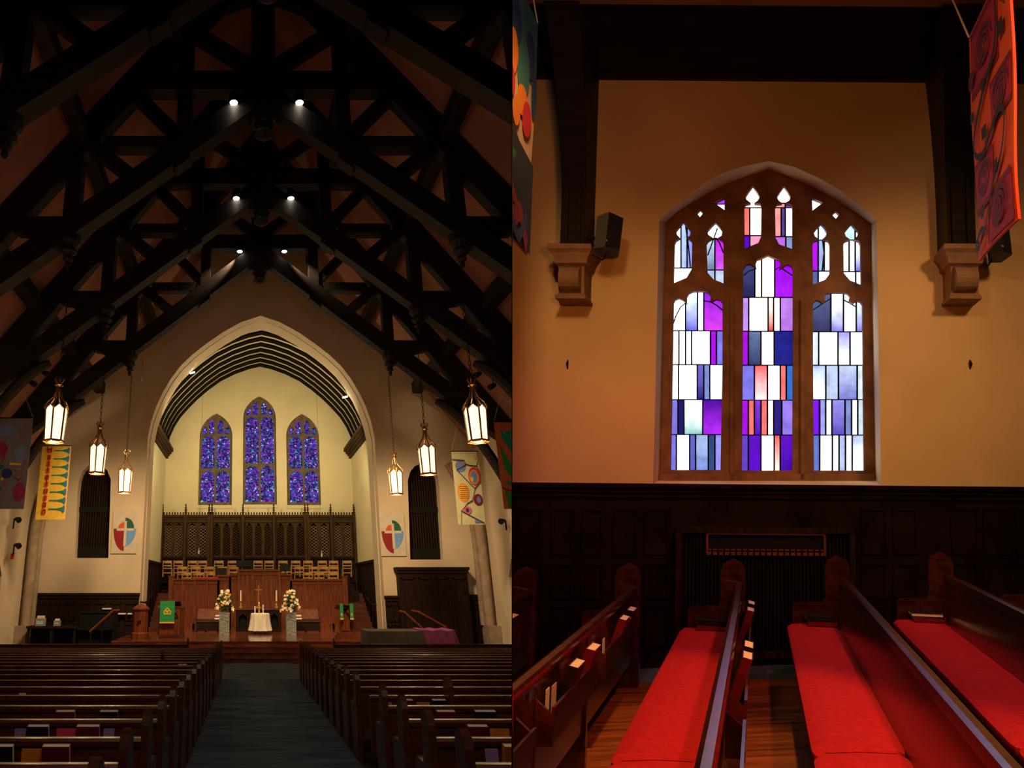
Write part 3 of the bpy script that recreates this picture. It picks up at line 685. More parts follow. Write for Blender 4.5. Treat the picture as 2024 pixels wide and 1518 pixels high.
banner('painted_banner', 'grey banner with splashes of blue and magenta at the left edge', a, b_, H, grey, sh, cord=[P(47, 776, 22)])
pale = flat('pale_green_canvas', (205, 205, 160)); brn = flat('brown_line', (75, 60, 50)); sal = flat('orange_paint', (225, 150, 60)); pnk = flat('pink_paint', (210, 100, 130)); rde = flat('bright_red_paint', (200, 50, 40)); lb2 = flat('sky_paint', (105, 135, 195))
a, b_, H = pz(892, 944, 892, 1037, 24.6)
sh = [(lb2, ellipse(.3, .21, .2, .085)), (pnk, ellipse(.38, .17, .05, .02)), (rde, ellipse(.78, .35, .23, .13)), (sal, ellipse(.76, .36, .17, .1)), (lb2, ellipse(.76, .36, .13, .085)), (ylw, ellipse(.68, .39, .05, .035)), (sal, ellipse(.3, .57, .22, .13)), (ylw, ellipse(.3, .57, .16, .10)), (dkr, ellipse(.82, .67, .17, .08)), (lb2, ellipse(.84, .67, .07, .045)), (pnk, ellipse(.38, .81, .15, .055)), (navy, ellipse(.38, .81, .06, .03)), (lb2, [(.62, .92), (.93, .97), (.62, .98)]), (ylw, ellipse(.85, .09, .07, .03)), (brn, ribbon([(0, .12), (.45, .13), (.48, .18), (.62, .20), (.9, .21), (.98, .3), (.98, .42), (.74, .52), (.12, .26), (.5, .19)], .02)), (brn, ribbon([(.76, .5), (.6, .68), (.4, .72), (.15, .82), (.95, .98)], .018)), (brn, ribbon([(.15, .82), (.1, 1.0)], .016)), (brn, ribbon([(.96, 0), (.98, .12), (.9, .2)], .02))]
for i in range(7): sh.append((rde, [(.16, .485+i*.026), (.46, .485+i*.026), (.46, .492+i*.026), (.16, .492+i*.026)]))
banner('painted_banner', 'pale green banner with coloured ovals right of the right arched grille', a, b_, H, pale, sh, cord=[P(906, 830, 24.6)])
org = flat('orange_canvas', (175, 85, 35)); fg = flat('leaf_green', (35, 120, 50))
a, b_, H = pz(976, 1070, 834, 1006, 21.5)
sh = [(fg, [(.06, .25), (.35, .62), (.3, .7), (.1, .55)]), (fg, [(.05, .78), (.5, .95), (.9, .99), (.1, .99)]), (teal, [(.1, .08), (.3, .2), (.42, .32), (.55, .25), (.58, .29), (.45, .42), (.5, .75), (.42, .72), (.32, .4), (.12, .18)]), (teal, [(.2, .12), (.36, .09), (.4, .18), (.3, .22)]), (teal, ellipse(.42, .08, .07, .04)), (teal, [(.1, .68), (.45, .74), (.45, .78), (.1, .72)]), (dkr, ribbon([(.0, .76), (.35, .84), (.6, .93)], .02)), (teal, ellipse(.8, .5, .1, .3))]
banner('painted_banner', 'orange banner with a green dancing figure at the right edge of the nave', a, b_, H, org, sh, 'L', cord=[P(989, 784, 21.5)])
# emblem panels on the end wall
emw = flat('emblem_white', (190, 182, 165)); cg = flat('emblem_green', (10, 85, 60)); crd = flat('emblem_red', (130, 20, 25)); cor = flat('emblem_orange', (190, 85, 40)); cbl = flat('emblem_blue', (100, 150, 205))
def emblem(u0, u1, v0, v1, label):
    a, b_, H = pz(u0, u1, v0, v1, YE-.06)
    q = lambda cx, cy, rx, ry, a0, a1: [(cx, cy)] + ellipse(cx, cy, rx, ry, 12, math.radians(a0), math.radians(a1))
    sh = [(cg, q(.50, .42, .36, .26, -90, 0)), (cor, q(.50, .42, .27, .16, -180, -90)), (crd, q(.50, .42, .44, .52, 90, 180)), (cbl, q(.50, .42, .44, .42, 0, 90)), (emw, [(.47, .24), (.57, .24), (.57, .83), (.47, .83)]), (emw, [(.18, .41), (.85, .41), (.85, .47), (.18, .47)])]
    banner('emblem_panel', label, a, b_, H, emw, sh, rod=False, cat='panel')
emblem(224, 274, 1010, 1094, 'white panel with a red, green and blue cross emblem left of the chancel arch')
emblem(749, 798, 1015, 1099, 'white panel with a red, green and blue cross emblem right of the chancel arch')
#------------------------------------------------------------------ wainscot and furniture along the end wall
def wains(x0, x1, zt, Y, side, name, n, mt=darkp):
    mb = MB(); mb.box(x0, x1, Y-.08, Y, 0, zt); mb.box(x0-.03, x1+.03, Y-.18, Y, zt, zt+.1); mb.box(x0, x1, Y-.13, Y, zt-.12, zt)
    for i in range(n):
        a_ = x0+(x1-x0)*(i+.12)/n; b_ = x0+(x1-x0)*(i+.88)/n
        for q in ((.15, .48), (.54, .86)):
            z0, z1 = zt*q[0], zt*q[1]; w_ = .05
            mb.box(a_, b_, Y-.12, Y-.08, z0, z0+w_); mb.box(a_, b_, Y-.12, Y-.08, z1-w_, z1); mb.box(a_, a_+w_, Y-.12, Y-.08, z0, z1); mb.box(b_-w_, b_, Y-.12, Y-.08, z0, z1)
    return struct(name, mb, mt, side)
zt = Pz(1172, YE)
wains(Px(67, 1172, YE), JL-.02, zt-.1, YE, 'L', 'trim_1', 7)
wains(JR+.02, Px(786, 1180, YE), Pz(1182, YE), YE, 'L', 'trim_2', 2)
wains(Px(920, 1180, YE), WR, Pz(1180, YE), YE, 'L', 'trim_3', 3)
# tall dark screen right of the arch
x0, x1, zt = Px(785, 1130, 28.2), Px(919, 1130, 28.2), Pz(1127, 28.2)
t = thing('panelled_screen', 'tall dark wooden screen against the end wall under the right arched grille', 'screen', ((x0+x1)/2, 28.0, 0))
mb = MB(); mb.box(x0, x1, 27.95, 28.45, 0, zt); mb.build('body', darkp, t)
mb = MB(); mb.box(x0-.1, x1+.1, 27.85, 28.45, zt, zt+.12); mb.box(x0-.05, x1+.05, 27.9, 28.45, zt-.12, zt); mb.build('cornice', darkp, t)
for i in range(4):
    a_ = x0+(x1-x0)*(i+.1)/4; c_ = x0+(x1-x0)*(i+.9)/4; mb = MB(); mb.box(a_, a_+.07, 27.9, 27.95, .2, zt-.3); mb.box(c_-.07, c_, 27.9, 27.95, .2, zt-.3); mb.box(a_, c_, 27.9, 27.95, zt-.37, zt-.3); mb.box(a_, c_, 27.9, 27.95, .2, .27); mb.build('panel_frame', darkp, t)
# handrails of the side stairs
def rail(label, pts, posts, Y):
    t = thing('handrail', label, 'handrail', P(*posts[0][:2], Y) if posts else P(*pts[0], Y))
    MB().tube([P(u, v, Y) for u, v in pts], .045, 8).build('rail', woodlt, t)
    for (u, v0, v1) in posts: MB().tube([P(u, v0, Y), Vector((Px(u, v0, Y), Y, max(0, Pz(v1, Y))))], .025, 6).build('post', black, t)
rail('brown handrail sloping down left of the platform', [(177, 1249), (224, 1207), (236, 1206)], [(180, 1247, 1300), (203, 1226, 1300), (226, 1207, 1300)], 26.3)
rail('brown handrail sloping down right of the platform, behind the covered boxes', [(789, 1208), (799, 1210), (836, 1243)], [(799, 1211, 1300), (820, 1228, 1300)], 26.3)
rail('thin handrail further right before the dark screen', [(813, 1207), (828, 1210), (882, 1240)], [(815, 1208, 1300), (840, 1216, 1300)], 27.3)
def bracketrail(label, pts, Y):
    t = thing('wall_handrail', label, 'handrail', P(*pts[0], Y)); MB().tube([P(u, v, Y) for u, v in pts], .04, 8).build('rail', darkp, t)
    for u, v in pts[1:-1] or pts[:1]: p = P(u, v, Y); MB().tube([p, p+Vector((0, .25, -.08))], .02, 6).build('bracket', black, t)
bracketrail('dark wall handrail at the left foot of the chancel arch', [(277, 1190), (288, 1191), (296, 1182), (301, 1174)], 28.3)
bracketrail('dark wall handrail at the right foot of the chancel arch', [(724, 1180), (731, 1191), (736, 1195), (744, 1196)], 28.3)
# newel pedestal
def boxpx(u0, u1, v0, v1, Y, dy, zb=None):
    z0 = zb if zb is not None else Pz(v1, Y); return Px(u0, v1, Y), Px(u1, v1, Y), Y, Y+dy, z0, Pz(v0, Y)
t = thing('newel_pedestal', 'octagonal wooden pedestal with a pointed cap at the left end of the platform', 'pedestal', (Px(276, 1262, 26.3), 26.3, SZ))
q = P(276, 1262, 26.3); zt = Pz(1202, 26.3)
mb = MB(); mb.lathe([(.34, SZ), (.34, SZ+.2), (.29, SZ+.25), (.29, zt-.12), (.34, zt-.05), (.34, zt)], (q.x, 26.3, 0), 8); mb.build('body', woodlt, t)
mb = MB(); mb.lathe([(.33, zt), (.2, zt+.09), (.08, zt+.14), (.02, zt+.17)], (q.x, 26.3, 0), 8); mb.build('cap', woodlt, t)
mb = MB(); mb.lathe([(.001, -.01), (.09, 0), (.001, .01)], (q.x, 25.99, zt-.45), 8); mb.build('carved_boss', darkp, t)
# pulpit with green hanging
t = thing('pulpit', 'wooden pulpit with a green embroidered hanging on the left of the platform', 'pulpit', (Px(334, 1262, 26.5), 26.5, SZ))
Y = 26.5; x0, x1 = Px(307, 1262, Y), Px(361, 1262, Y); zt = Pz(1198, Y); xm_ = (x0+x1)/2
mb = MB(); pl = [(x0, Y+.5), (x0+.15, Y), (x1-.15, Y), (x1, Y+.5), (x1-.1, Y+.9), (x0+.1, Y+.9)]
mb.loft([(x, y, SZ+.12) for x, y in pl], [(x, y, zt-.05) for x, y in pl]); mb.build('body', woodlt, t)
mb = MB()
for s_, z0, z1 in ((1.05, SZ, SZ+.14), (1.04, zt-.08, zt)): mb.loft([(xm_+(x-xm_)*s_, Y+.45+(y-Y-.45)*s_, z0) for x, y in pl], [(xm_+(x-xm_)*s_, Y+.45+(y-Y-.45)*s_, z1) for x, y in pl])
mb.build('moulding', wood, t)
for xa_ in (x0+.2, x1-.2-.2):
    mb = MB(); mb.box(xa_, xa_+.2, Y-.03, Y, zt-.45, zt-.4); mb.tube([(xa_, Y-.02, zt-.42), (xa_+.1, Y-.02, zt-.25), (xa_+.2, Y-.02, zt-.42)], .02, 5); mb.build('tracery', darkp, t)
zr = Pz(1187, Y); mb = MB(); mb.loft([(xm_-.40, Y-.12, zr-.03), (xm_+.40, Y-.12, zr-.03), (xm_+.40, Y+.5, zr-.22), (xm_-.40, Y+.5, zr-.22)], [(xm_-.40, Y-.12, zr+.02), (xm_+.40, Y-.12, zr+.02), (xm_+.40, Y+.5, zr-.17), (xm_-.40, Y+.5, zr-.17)]); mb.box(xm_-.08, xm_+.08, Y+.1, Y+.3, zt, Pz(1187, Y)); mb.build('book_rest', woodlt, t)
def embroid(r=.24, cx=.5, cy=.47):
    s_ = [ribbon(ellipse(cx+r*.55*math.cos(k), cy+r*.28*math.sin(k), r*.55, r*.33, 20) + [(cx+r*.55*math.cos(k)+r*.55, cy+r*.28*math.sin(k))], .04) for k in (-PI/2, PI/6, 5*PI/6)]
    return [(gold, x) for x in s_] + [(gold, ribbon([(cx-.22, cy+.12), (cx, cy-.16), (cx+.22, cy+.12), (cx-.22, cy+.12)], .035))]
a, b_, H = pz(317, 346, 1188, 1232, Y-.16)
tt, _ = banner('pulpit_hanging', 'green hanging with gold emblem and fringe on the pulpit', a, b_, H, green, embroid() + [(gold, [(0, .93), (1, .93), (1, 1), (0, 1)])], rod=False, cat='hanging')
# lectern
Y = 26.3; x0, x1 = Px(669, 1262, Y), Px(699, 1262, Y); xm_ = (x0+x1)/2; zt = Pz(1194, Y)
t = thing('lectern', 'slim carved wooden lectern on the right of the platform', 'lectern', (xm_, Y+.2, SZ))
mb = MB(); mb.box(x0-.05, x1+.05, Y-.1, Y+.55, SZ, SZ+.12); mb.box(x0, x1, Y-.05, Y+.5, SZ+.12, SZ+.22); mb.build('base', woodlt, t)
mb = MB(); mb.box(x0+.12, x1-.12, Y, Y+.4, SZ+.22, zt-.2); mb.box(x0+.16, x1-.16, Y-.03, Y, SZ+.3, zt-.6); mb.build('shaft', woodlt, t)
mb = MB(); mb.tube([(x0+.1, Y-.02, zt-.5), (xm_, Y-.02, zt-.22), (x1-.1, Y-.02, zt-.5)], .035, 6); mb.lathe([(.02, -.12), (.13, -.02), (.02, .08)], (xm_, Y-.0, zt-.12), 6); mb.build('carving', darkp, t)
mb = MB(); mb.loft([(x0-.04, Y-.12, zt-.04), (x1+.04, Y-.12, zt-.04), (x1+.04, Y+.5, zt-.2), (x0-.04, Y+.5, zt-.2)], [(x0-.04, Y-.12, zt+.02), (x1+.04, Y-.12, zt+.02), (x1+.04, Y+.5, zt-.14), (x0-.04, Y+.5, zt-.14)]); mb.build('book_rest', woodlt, t)
for ua, ub, sn in ((671, 678, 'left'), (691, 698, 'right')):
    a, b_, H = pz(ua, ub, 1193, 1225, Y-.16)
    banner('lectern_stole', 'narrow green stole with gold fringe, %s one hanging on the lectern' % sn, a, b_, H, green, [(gold, [(0, .89), (1, .89), (1, 1), (0, 1)]), (gold, [(.4, .58), (.6, .58), (.6, .78), (.4, .78)]), (gold, [(.2, .64), (.8, .64), (.8, .69), (.2, .69)])], rod=False, cat='hanging')
#------------------------------------------------------------------ choir screen
Y = 32.0
t = thing('choir_screen', 'panelled red-brown wooden choir screen with a raised middle behind the altar', 'screen', (.45, Y, SZ))
secs = [(338, 432, 1146), (432, 455, 1139), (455, 472, 1137), (472, 552, 1128), (552, 575, 1137), (575, 683, 1147)]
for (ua, ub, v) in secs:
    x0, x1 = Px(ua, v, Y), Px(ub, v, Y); zt = Pz(v, Y); mb = MB(); dy = .15 if v < 1130 else 0
    mb.box(x0, x1, Y-dy, Y+.2, SZ, zt); mb.box(x0-.03, x1+.03, Y-.08-dy, Y+.28, zt-.02, zt+.06); mb.box(x0, x1, Y-.04-dy, Y, zt-.2, zt-.1)
    n = max(1, round((x1-x0)/.62))
    for i in range(n+1): xx = x0+(x1-x0)*i/n; mb.box(xx-.05, xx+.05, Y-.05-dy, Y-dy, SZ, zt)
    mb.box(x0, x1, Y-.05-dy, Y-dy, SZ, SZ+.25); mb.build('panel_section', woodlt, t)
for u in (339, 681):
    x = Px(u, 1146, Y); mb = MB(); mb.box(x-.12, x+.12, Y-.1, Y+.22, SZ, Pz(1140, Y)); mb.box(x-.15, x+.15, Y-.13, Y+.25, Pz(1140, Y), Pz(1138, Y)); mb.build('end_post', woodlt, t)
# choir tiers
T = [(33.2, CZ-.22), (34.4, CZ+.09), (35.6, CZ+.43)]
mb = MB()
for i, (y, z) in enumerate(T): mb.box(-3.7, 5.25, y-.75 if i else 32.25, 36.4, (SZ if not i else T[i-1][1]), z)
tag(mb.build('choir_tiers', darkp), 'dark stepped wooden tiers carrying the choir chairs', 'tiers', kind='structure')
def chair(p, label):
    t = thing('choir_chair', label, 'chair', p, 'blond wooden choir chairs in three rows')
    x, y, z = p; w2 = .23
    for sx in (-1, 1):
        MB().bar((x+sx*w2, y-.2, z), (x+sx*w2, y-.28, z+.84), .035, .035, (1, 0, 0)).build('back_leg', chairw, t)
        MB().bar((x+sx*w2, y+.2, z), (x+sx*w2, y+.2, z+.44), .035, .035, (1, 0, 0)).build('front_leg', chairw, t)
    for z0, z1 in ((.70, .83), (.54, .60)):
        mb = MB(); n = 5
        for i in range(n):
            u = -1+2*i/n; u2 = -1+2*(i+1)/n; f = lambda q: y-.275-.03*(1-q*q)
            mb.loft([(x+u*w2, f(u), z+z0), (x+u2*w2, f(u2), z+z0), (x+u2*w2, f(u2)+.02, z+z0), (x+u*w2, f(u)+.02, z+z0)], [(x+u*w2, f(u), z+z1), (x+u2*w2, f(u2), z+z1), (x+u2*w2, f(u2)+.02, z+z1), (x+u*w2, f(u)+.02, z+z1)])
        mb.build('back_slat', chairw, t)
    MB().box(x-.24, x+.24, y-.22, y+.24, z+.42, z+.46).build('seat', chairw, t)
    mb = MB(); mb.box(x-w2, x+w2, y+.19, y+.21, z+.18, z+.21); mb.box(x-w2, x+w2, y-.25, y-.23, z+.2, z+.23); mb.build('stretcher', chairw, t)
    return t
cr = [[z5/3.795 for z5 in (1400, 1492, 1590)] + [506+q/3.795 for q in (390, 475, 577)],
      [z5/3.795 for z5 in (1367, 1468, 1568, 1668, 1753)] + [506+q/3.795 for q in (228, 325, 433, 508, 583)],
      [z5/3.795 for z5 in (1255, 1337, 1443, 1517, 1642, 1743)] + [506+q/3.795 for q in (15, 98, 203, 298, 390, 497, 582, 683)]]
c0 = None
for i, us in enumerate(cr):
    y, z = T[i]
    for j, u in enumerate(us):
        x = Px(u, (1135, 1124, 1112)[i], y-.28); lf = sum(1 for q in us if q < 512)
        nm = ('front', 'middle', 'back')[i]; k = j if u < 512 else len(us)-1-j
        lb = 'blond wooden choir chair in the %s row, %s from the %s end' % (nm, 'first' if k == 0 else ORD[k], 'left' if u < 512 else 'right')
        if c0 is None: c0 = chair(Vector((x, y, z)), lb); cl = Vector((x, y, z))
        else: copy_tree(c0, Vector((x, y, z))-cl, label=lb)
# music stand in the middle of the choir and a black stand
def mstand(u, v, w_, label, Y=32.9):
    p = P(u, v, Y); t = thing('music_stand', label, 'music stand', (p.x, Y, T[0][1]))
    MB().tube([(p.x, Y, T[0][1]), (p.x, Y, p.z)], .02, 6).build('pole', black, t)
    mb = MB(); mb.loft([(p.x-w_, Y-.1, p.z-.02), (p.x+w_, Y-.1, p.z-.02), (p.x+w_, Y+.15, p.z+.28), (p.x-w_, Y+.15, p.z+.28)], [(p.x-w_, Y-.12, p.z), (p.x+w_, Y-.12, p.z), (p.x+w_, Y+.13, p.z+.3), (p.x-w_, Y+.13, p.z+.3)]); mb.build('desk', black, t)
mstand(482, 1120, .38, 'black music desk behind the raised middle of the choir screen')
mstand(564, 1128, .26, 'black folding music stand among the right choir chairs')
mstand(437, 1135, .28, 'low black music stand among the left choir chairs')
# red cloth roll on the left screen top
mb = MB(); mb.tube([P(381, 1143, 32.1), P(410, 1143, 32.1), P(430, 1143, 32.1)], .05, 8); tag(mb.build('red_cloth_roll', mat('red_felt', (.35, .03, .02), .9)), 'strip of red cloth lying on the left part of the choir screen', 'cloth')
# side stairs to the choir
for sx, (xa_, xb) in (('left', (-4.55, -3.75)), ('right', (4.75, 5.5))):
    mb = MB()
    for k in range(8): mb.box(xa_, xb, 30.3+.35*k, 33.4, SZ+.0+.2*k if k else SZ, SZ+.2*(k+1))
    tag(mb.build('choir_stairs', wood), 'dark wooden stairs climbing to the choir on the %s side of the screen' % sx, 'stairs', kind='structure')
# dark wainscot inside the chancel
for X, sg, nm in ((CL, 1, 'trim_4'), (CR, -1, 'trim_5')):
    mb = MB(); zt = CZ+1.05
    mb.box(min(X, X+sg*.1), max(X, X+sg*.1), 30.3, 36.6, 0, zt); mb.box(min(X, X+sg*.16), max(X, X+sg*.16), 30.3, 36.6, zt, zt+.12)
    for k in range(7): mb.box(min(X, X+sg*.14), max(X, X+sg*.14), 30.4+.9*k, 30.5+.9*k, SZ, zt)
    struct(nm, mb, darkp)
#------------------------------------------------------------------ reredos
Y = 36.75
t = thing('carved_screen', 'carved oak screen with lattice panels and finials below the chancel windows', 'screen', (.5, Y, T[2][1]))
ps = [320, 366, 415.5, 480, 541.5, 606.5, 655, 701]
zt = Pz(1018, Y); zl = Pz(1104, Y); zc_ = Pz(1026, Y)
xs = [Px(u, 1060, Y) for u in ps]
mb = MB(); mb.box(xs[0]-.1, xs[-1]+.1, Y+.25, Y+.3, SZ, zt); mb.build('back_board', darkp, t)
mb = MB(); mb.box(xs[0]-.15, xs[-1]+.15, Y-.15, Y+.25, zt-.12, zt+.0); mb.box(xs[0]-.12, xs[-1]+.12, Y-.08, Y+.25, zc_-.2, zt-.12)
n = 70
for i in range(n):
    x = xs[0]+(xs[-1]-xs[0])*(i+.5)/n; mb.box(x-.03, x+.03, Y-.05, Y, zt, zt+.07); mb.lathe([(.01, 0), (.055, .05), (.01, .12)], (x, Y-.02, zt+.05), 4)
    if i % 1 == 0: mb.box(x-.05, x+.05, Y-.12, Y-.08, zc_-.02, zc_+.06)
mb.build('crested_cornice', redos, t)
for i, x in enumerate(xs):
    for dx in ((-.08, .08) if i in (2, 5) else (0,)):
        mb = MB(); mb.box(x+dx-.07, x+dx+.07, Y-.2, Y, SZ, zt-.02); mb.lathe([(.07, 0), (.05, .12), (.09, .16), (.03, .22), (.08, .30), (.025, .36), (.07, .42), (.02, .48), (.05, .54), (.01, .66)], (x+dx, Y-.1, zt-.02), 6); mb.build('finial_post', redos, t)
for i in range(7):
    a_, b_ = xs[i]+.1, xs[i+1]-.1; n = 2 if (b_-a_) < 1.45 else 3
    if i in (2, 4): n = 3
    if i == 3: n = 3
    for j in range(n):
        p0 = a_+(b_-a_)*j/n+.03; p1 = a_+(b_-a_)*(j+1)/n-.03; zb_ = zl+.15; zh = zc_-.3; wd = (p1-p0)/2; c = (p0+p1)/2
        arch = [(p0+.05, zb_), (p1-.05, zb_)] + [(c+(wd-.05)*math.cos(math.radians(a)), zh-wd*1.1+wd*1.15*math.sin(math.radians(a))+(.08 if a == 90 else 0)) for a in range(0, 181, 30)]
        mb = MB(); mb.slab([(p0-.03, zb_-.08), (p1+.03, zb_-.08), (p1+.03, zh+.12), (p0-.03, zh+.12)], [arch], lambda x, z, d: (x, Y-.03+d, z), 0, .08)
        fr = mb.build('arched_frame', redos, t)
        mb = MB(); k = 0; dz = wd*.62; z = zb_
        while z < zh-.15:
            zt_ = min(z+dz, zh-.05)
            mb.bar((p0+.04, Y+.01, z), (c, Y+.01, zt_), .028, .02, (0, 1, 0)); mb.bar((p1-.04, Y+.01, z), (c, Y+.01, zt_), .028, .02, (0, 1, 0)); mb.bar((c, Y+.03, z), (p0+.04, Y+.03, zt_), .028, .02, (0, 1, 0)); mb.bar((c, Y+.03, z), (p1-.04, Y+.03, zt_), .028, .02, (0, 1, 0)); z += dz
        lt = mb.build('lattice', latt if i in (0, 1, 5, 6) else redos, fr)
mb = MB(); mb.box(xs[0], xs[-1], Y-.08, Y, T[2][1]-.3, zl)
for i in range(30): x = xs[0]+(xs[-1]-xs[0])*i/29; mb.box(x-.04, x+.04, Y-.13, Y-.08, T[2][1], zl)
mb.box(xs[0], xs[-1], Y-.16, Y, zl-.02, zl+.08); mb.build('dado', darkp, t)
#------------------------------------------------------------------ platform furniture
def bench(ua, ub, Y, label, hi):
    x0, x1 = Px(ua, 1250, Y), Px(ub, 1250, Y); t = thing('clergy_bench', label, 'bench', ((x0+x1)/2, Y, SZ))
    zb = Pz(1204, Y)
    mb = MB(); mb.loft([(x0, Y+.45, SZ+.45), (x1, Y+.45, SZ+.45), (x1, Y+.55, zb-.08), (x1-.12, Y+.56, zb), (x0+.12, Y+.56, zb), (x0, Y+.55, zb-.08)], [(x0, Y+.5, SZ+.45), (x1, Y+.5, SZ+.45), (x1, Y+.6, zb-.08), (x1-.12, Y+.61, zb), (x0+.12, Y+.61, zb), (x0, Y+.6, zb-.08)]); mb.build('backrest', woodlt, t)
    MB().box(x0, x1, Y, Y+.55, SZ+.42, SZ+.48).build('seat', wood, t); MB().box(x0+.06, x1-.06, Y, Y+.45, SZ+.48, SZ+.53).build('seat_cushion', ink, t)
    for x in (x0, x1): mb = MB(); mb.box(x-.03, x+.03, Y-.02, Y+.6, SZ, SZ+.75); mb.box(x-.04, x+.04, Y+.45, Y+.62, SZ, zb+.1); mb.build('end_panel', wood, t)
    MB().box(x0, x1, Y+.04, Y+.08, SZ+.05, SZ+.42).build('front_panel', darkp, t)
bench(386, 438, 30.0, 'wooden clergy bench left of the altar', 1); bench(584, 634, 30.0, 'wooden clergy bench right of the altar', 1)
Y = 30.3; x0, x1 = Px(466, 1250, Y), Px(556, 1250, Y); zt = Pz(1202, Y)
t = thing('altar_table', 'dark carved wooden altar table with gothic arches behind the white cloth', 'altar', ((x0+x1)/2, Y, SZ))
MB().box(x0-.06, x1+.06, Y-.06, Y+.8, zt-.08, zt).build('table_top', wood, t)
n = 4
holes = []
for i in range(n):
    a_ = x0+.08+(x1-x0-.16)*i/n+.05; b_ = x0+.08+(x1-x0-.16)*(i+1)/n-.05; c = (a_+b_)/2; wd = (b_-a_)/2
    holes.append([(a_, SZ+.12), (b_, SZ+.12)] + [(c+wd*math.cos(math.radians(a)), zt-.45+wd*.9*math.sin(math.radians(a))+(.06 if a == 90 else 0)) for a in range(0, 181, 30)])
mb = MB(); mb.slab([(x0, SZ), (x1, SZ), (x1, zt-.08), (x0, zt-.08)], holes, lambda x, z, d: (x, Y+d, z), 0, .06); mb.build('arcade_front', darkp, t)
MB().box(x0, x1, Y+.2, Y+.75, SZ, zt-.08).build('body', black, t)
# small round table with white cloth
Y = 28.9; c = P(514.5, 1252, Y); zt = Pz(1213, Y); R = .40
t = thing('communion_table', 'small round table fully draped with a white cloth in front of the altar', 'table', (c.x, Y+.2, SZ))
mb = MB(); mb.lathe([(.34, zt-.03), (.36, zt-.005)], (c.x, Y+.2, 0), 24); mb.build('table_top', wood, t)
for k in range(3): a_ = k*2*PI/3+.5; MB().tube([(c.x+.25*math.cos(a_), Y+.2+.25*math.sin(a_), SZ), (c.x+.2*math.cos(a_), Y+.2+.2*math.sin(a_), zt-.03)], .03, 6).build('leg', wood, t)
mb = MB(); n = 48; rings = []
for (r, z, wv) in ((.001, zt+.012, 0), (.38, zt+.012, 0), (.405, zt-.02, .01), (.42, zt-.25, .02), (.445, zt-.5, .035), (.475, SZ+.13, .05)):
    rings.append([(c.x+(r+wv*math.sin(q*2*PI/n*11))*math.cos(q*2*PI/n), Y+.2+(r+wv*math.sin(q*2*PI/n*11))*math.sin(q*2*PI/n), z) for q in range(n)])
for a_, b_ in zip(rings, rings[1:]): mb.loft(a_, b_, caps=False)
tag(mb.build('tablecloth', white, None, None, True), 'white floor-length cloth over the small round table before the altar', 'tablecloth')
def prof_obj(name, label, u, v0, v1, Y, prof, m_, cat, group=None, zb=None, n=10):
    z0 = zb if zb is not None else Pz(v1, Y); z1 = Pz(v0, Y); x = Px(u, v1, Y); t = thing(name, label, cat, (x, Y, z0), group); return t, x, z0, z1
ztab = Pz(1202, 30.3)
for u, sn in ((476, 'left'), (546.5, 'right')):
    Y = 30.55; x = Px(u, 1200, Y); z0 = ztab; z1 = Pz(1167, Y); zm = Pz(1187, Y)
    t = thing('candlestick', 'tall brass candlestick with white candle on the %s end of the altar' % sn, 'candlestick', (x, Y, z0), 'brass candlesticks on the altar')
    mb = MB(); h = zm-z0; mb.lathe([(.10, 0), (.11, .03), (.04, .08), (.025, .16*1), (.05, h*.5), (.025, h*.6), (.03, h*.85), (.07, h*.93), (.04, h)], (x, Y, z0), 10); mb.build('stick', brass, t)
    mb = MB(); mb.lathe([(.032, 0), (.03, z1-zm)], (x, Y, zm), 8); mb.build('candle', white, t)
Y = 30.6; x = Px(511, 1200, Y); t = thing('altar_cross', 'brass cross standing in the middle of the altar', 'cross', (x, Y, ztab))
mb = MB(); mb.lathe([(.16, 0), (.12, .06), (.04, .1), (.03, .2)], (x, Y, ztab), 8); mb.build('base', brass, t)
zc2 = Pz(1166, Y); mb = MB(); mb.box(x-.018, x+.018, Y-.015, Y+.015, ztab+.15, Pz(1157, Y)); mb.box(x-.17, x+.17, Y-.015, Y+.015, zc2-.018, zc2+.018); mb.build('cross', bronze, t)
zt = Pz(1213, 28.9)+.02
for u, v, r, m_, lb in ((504, 1198, .03, white, 'short white candle left on the round table'), (520, 1195, .03, white, 'short white candle right on the round table'), (512, 1190, .05, gold, 'small gilt chalice in the middle of the round table')):
    Y = 29.1; x = Px(u, 1210, Y); h = Pz(v, Y)-zt
    mb = MB(); mb.lathe([(r*1.6, 0), (r*.7, .03), (r, h*.3), (r, h*.9), (r*.5, h)], (x, Y, zt), 10); tag(mb.build('chalice' if m_ is gold else 'small_candle', brass if m_ is gold else white), lb, 'chalice' if m_ is gold else 'candle')
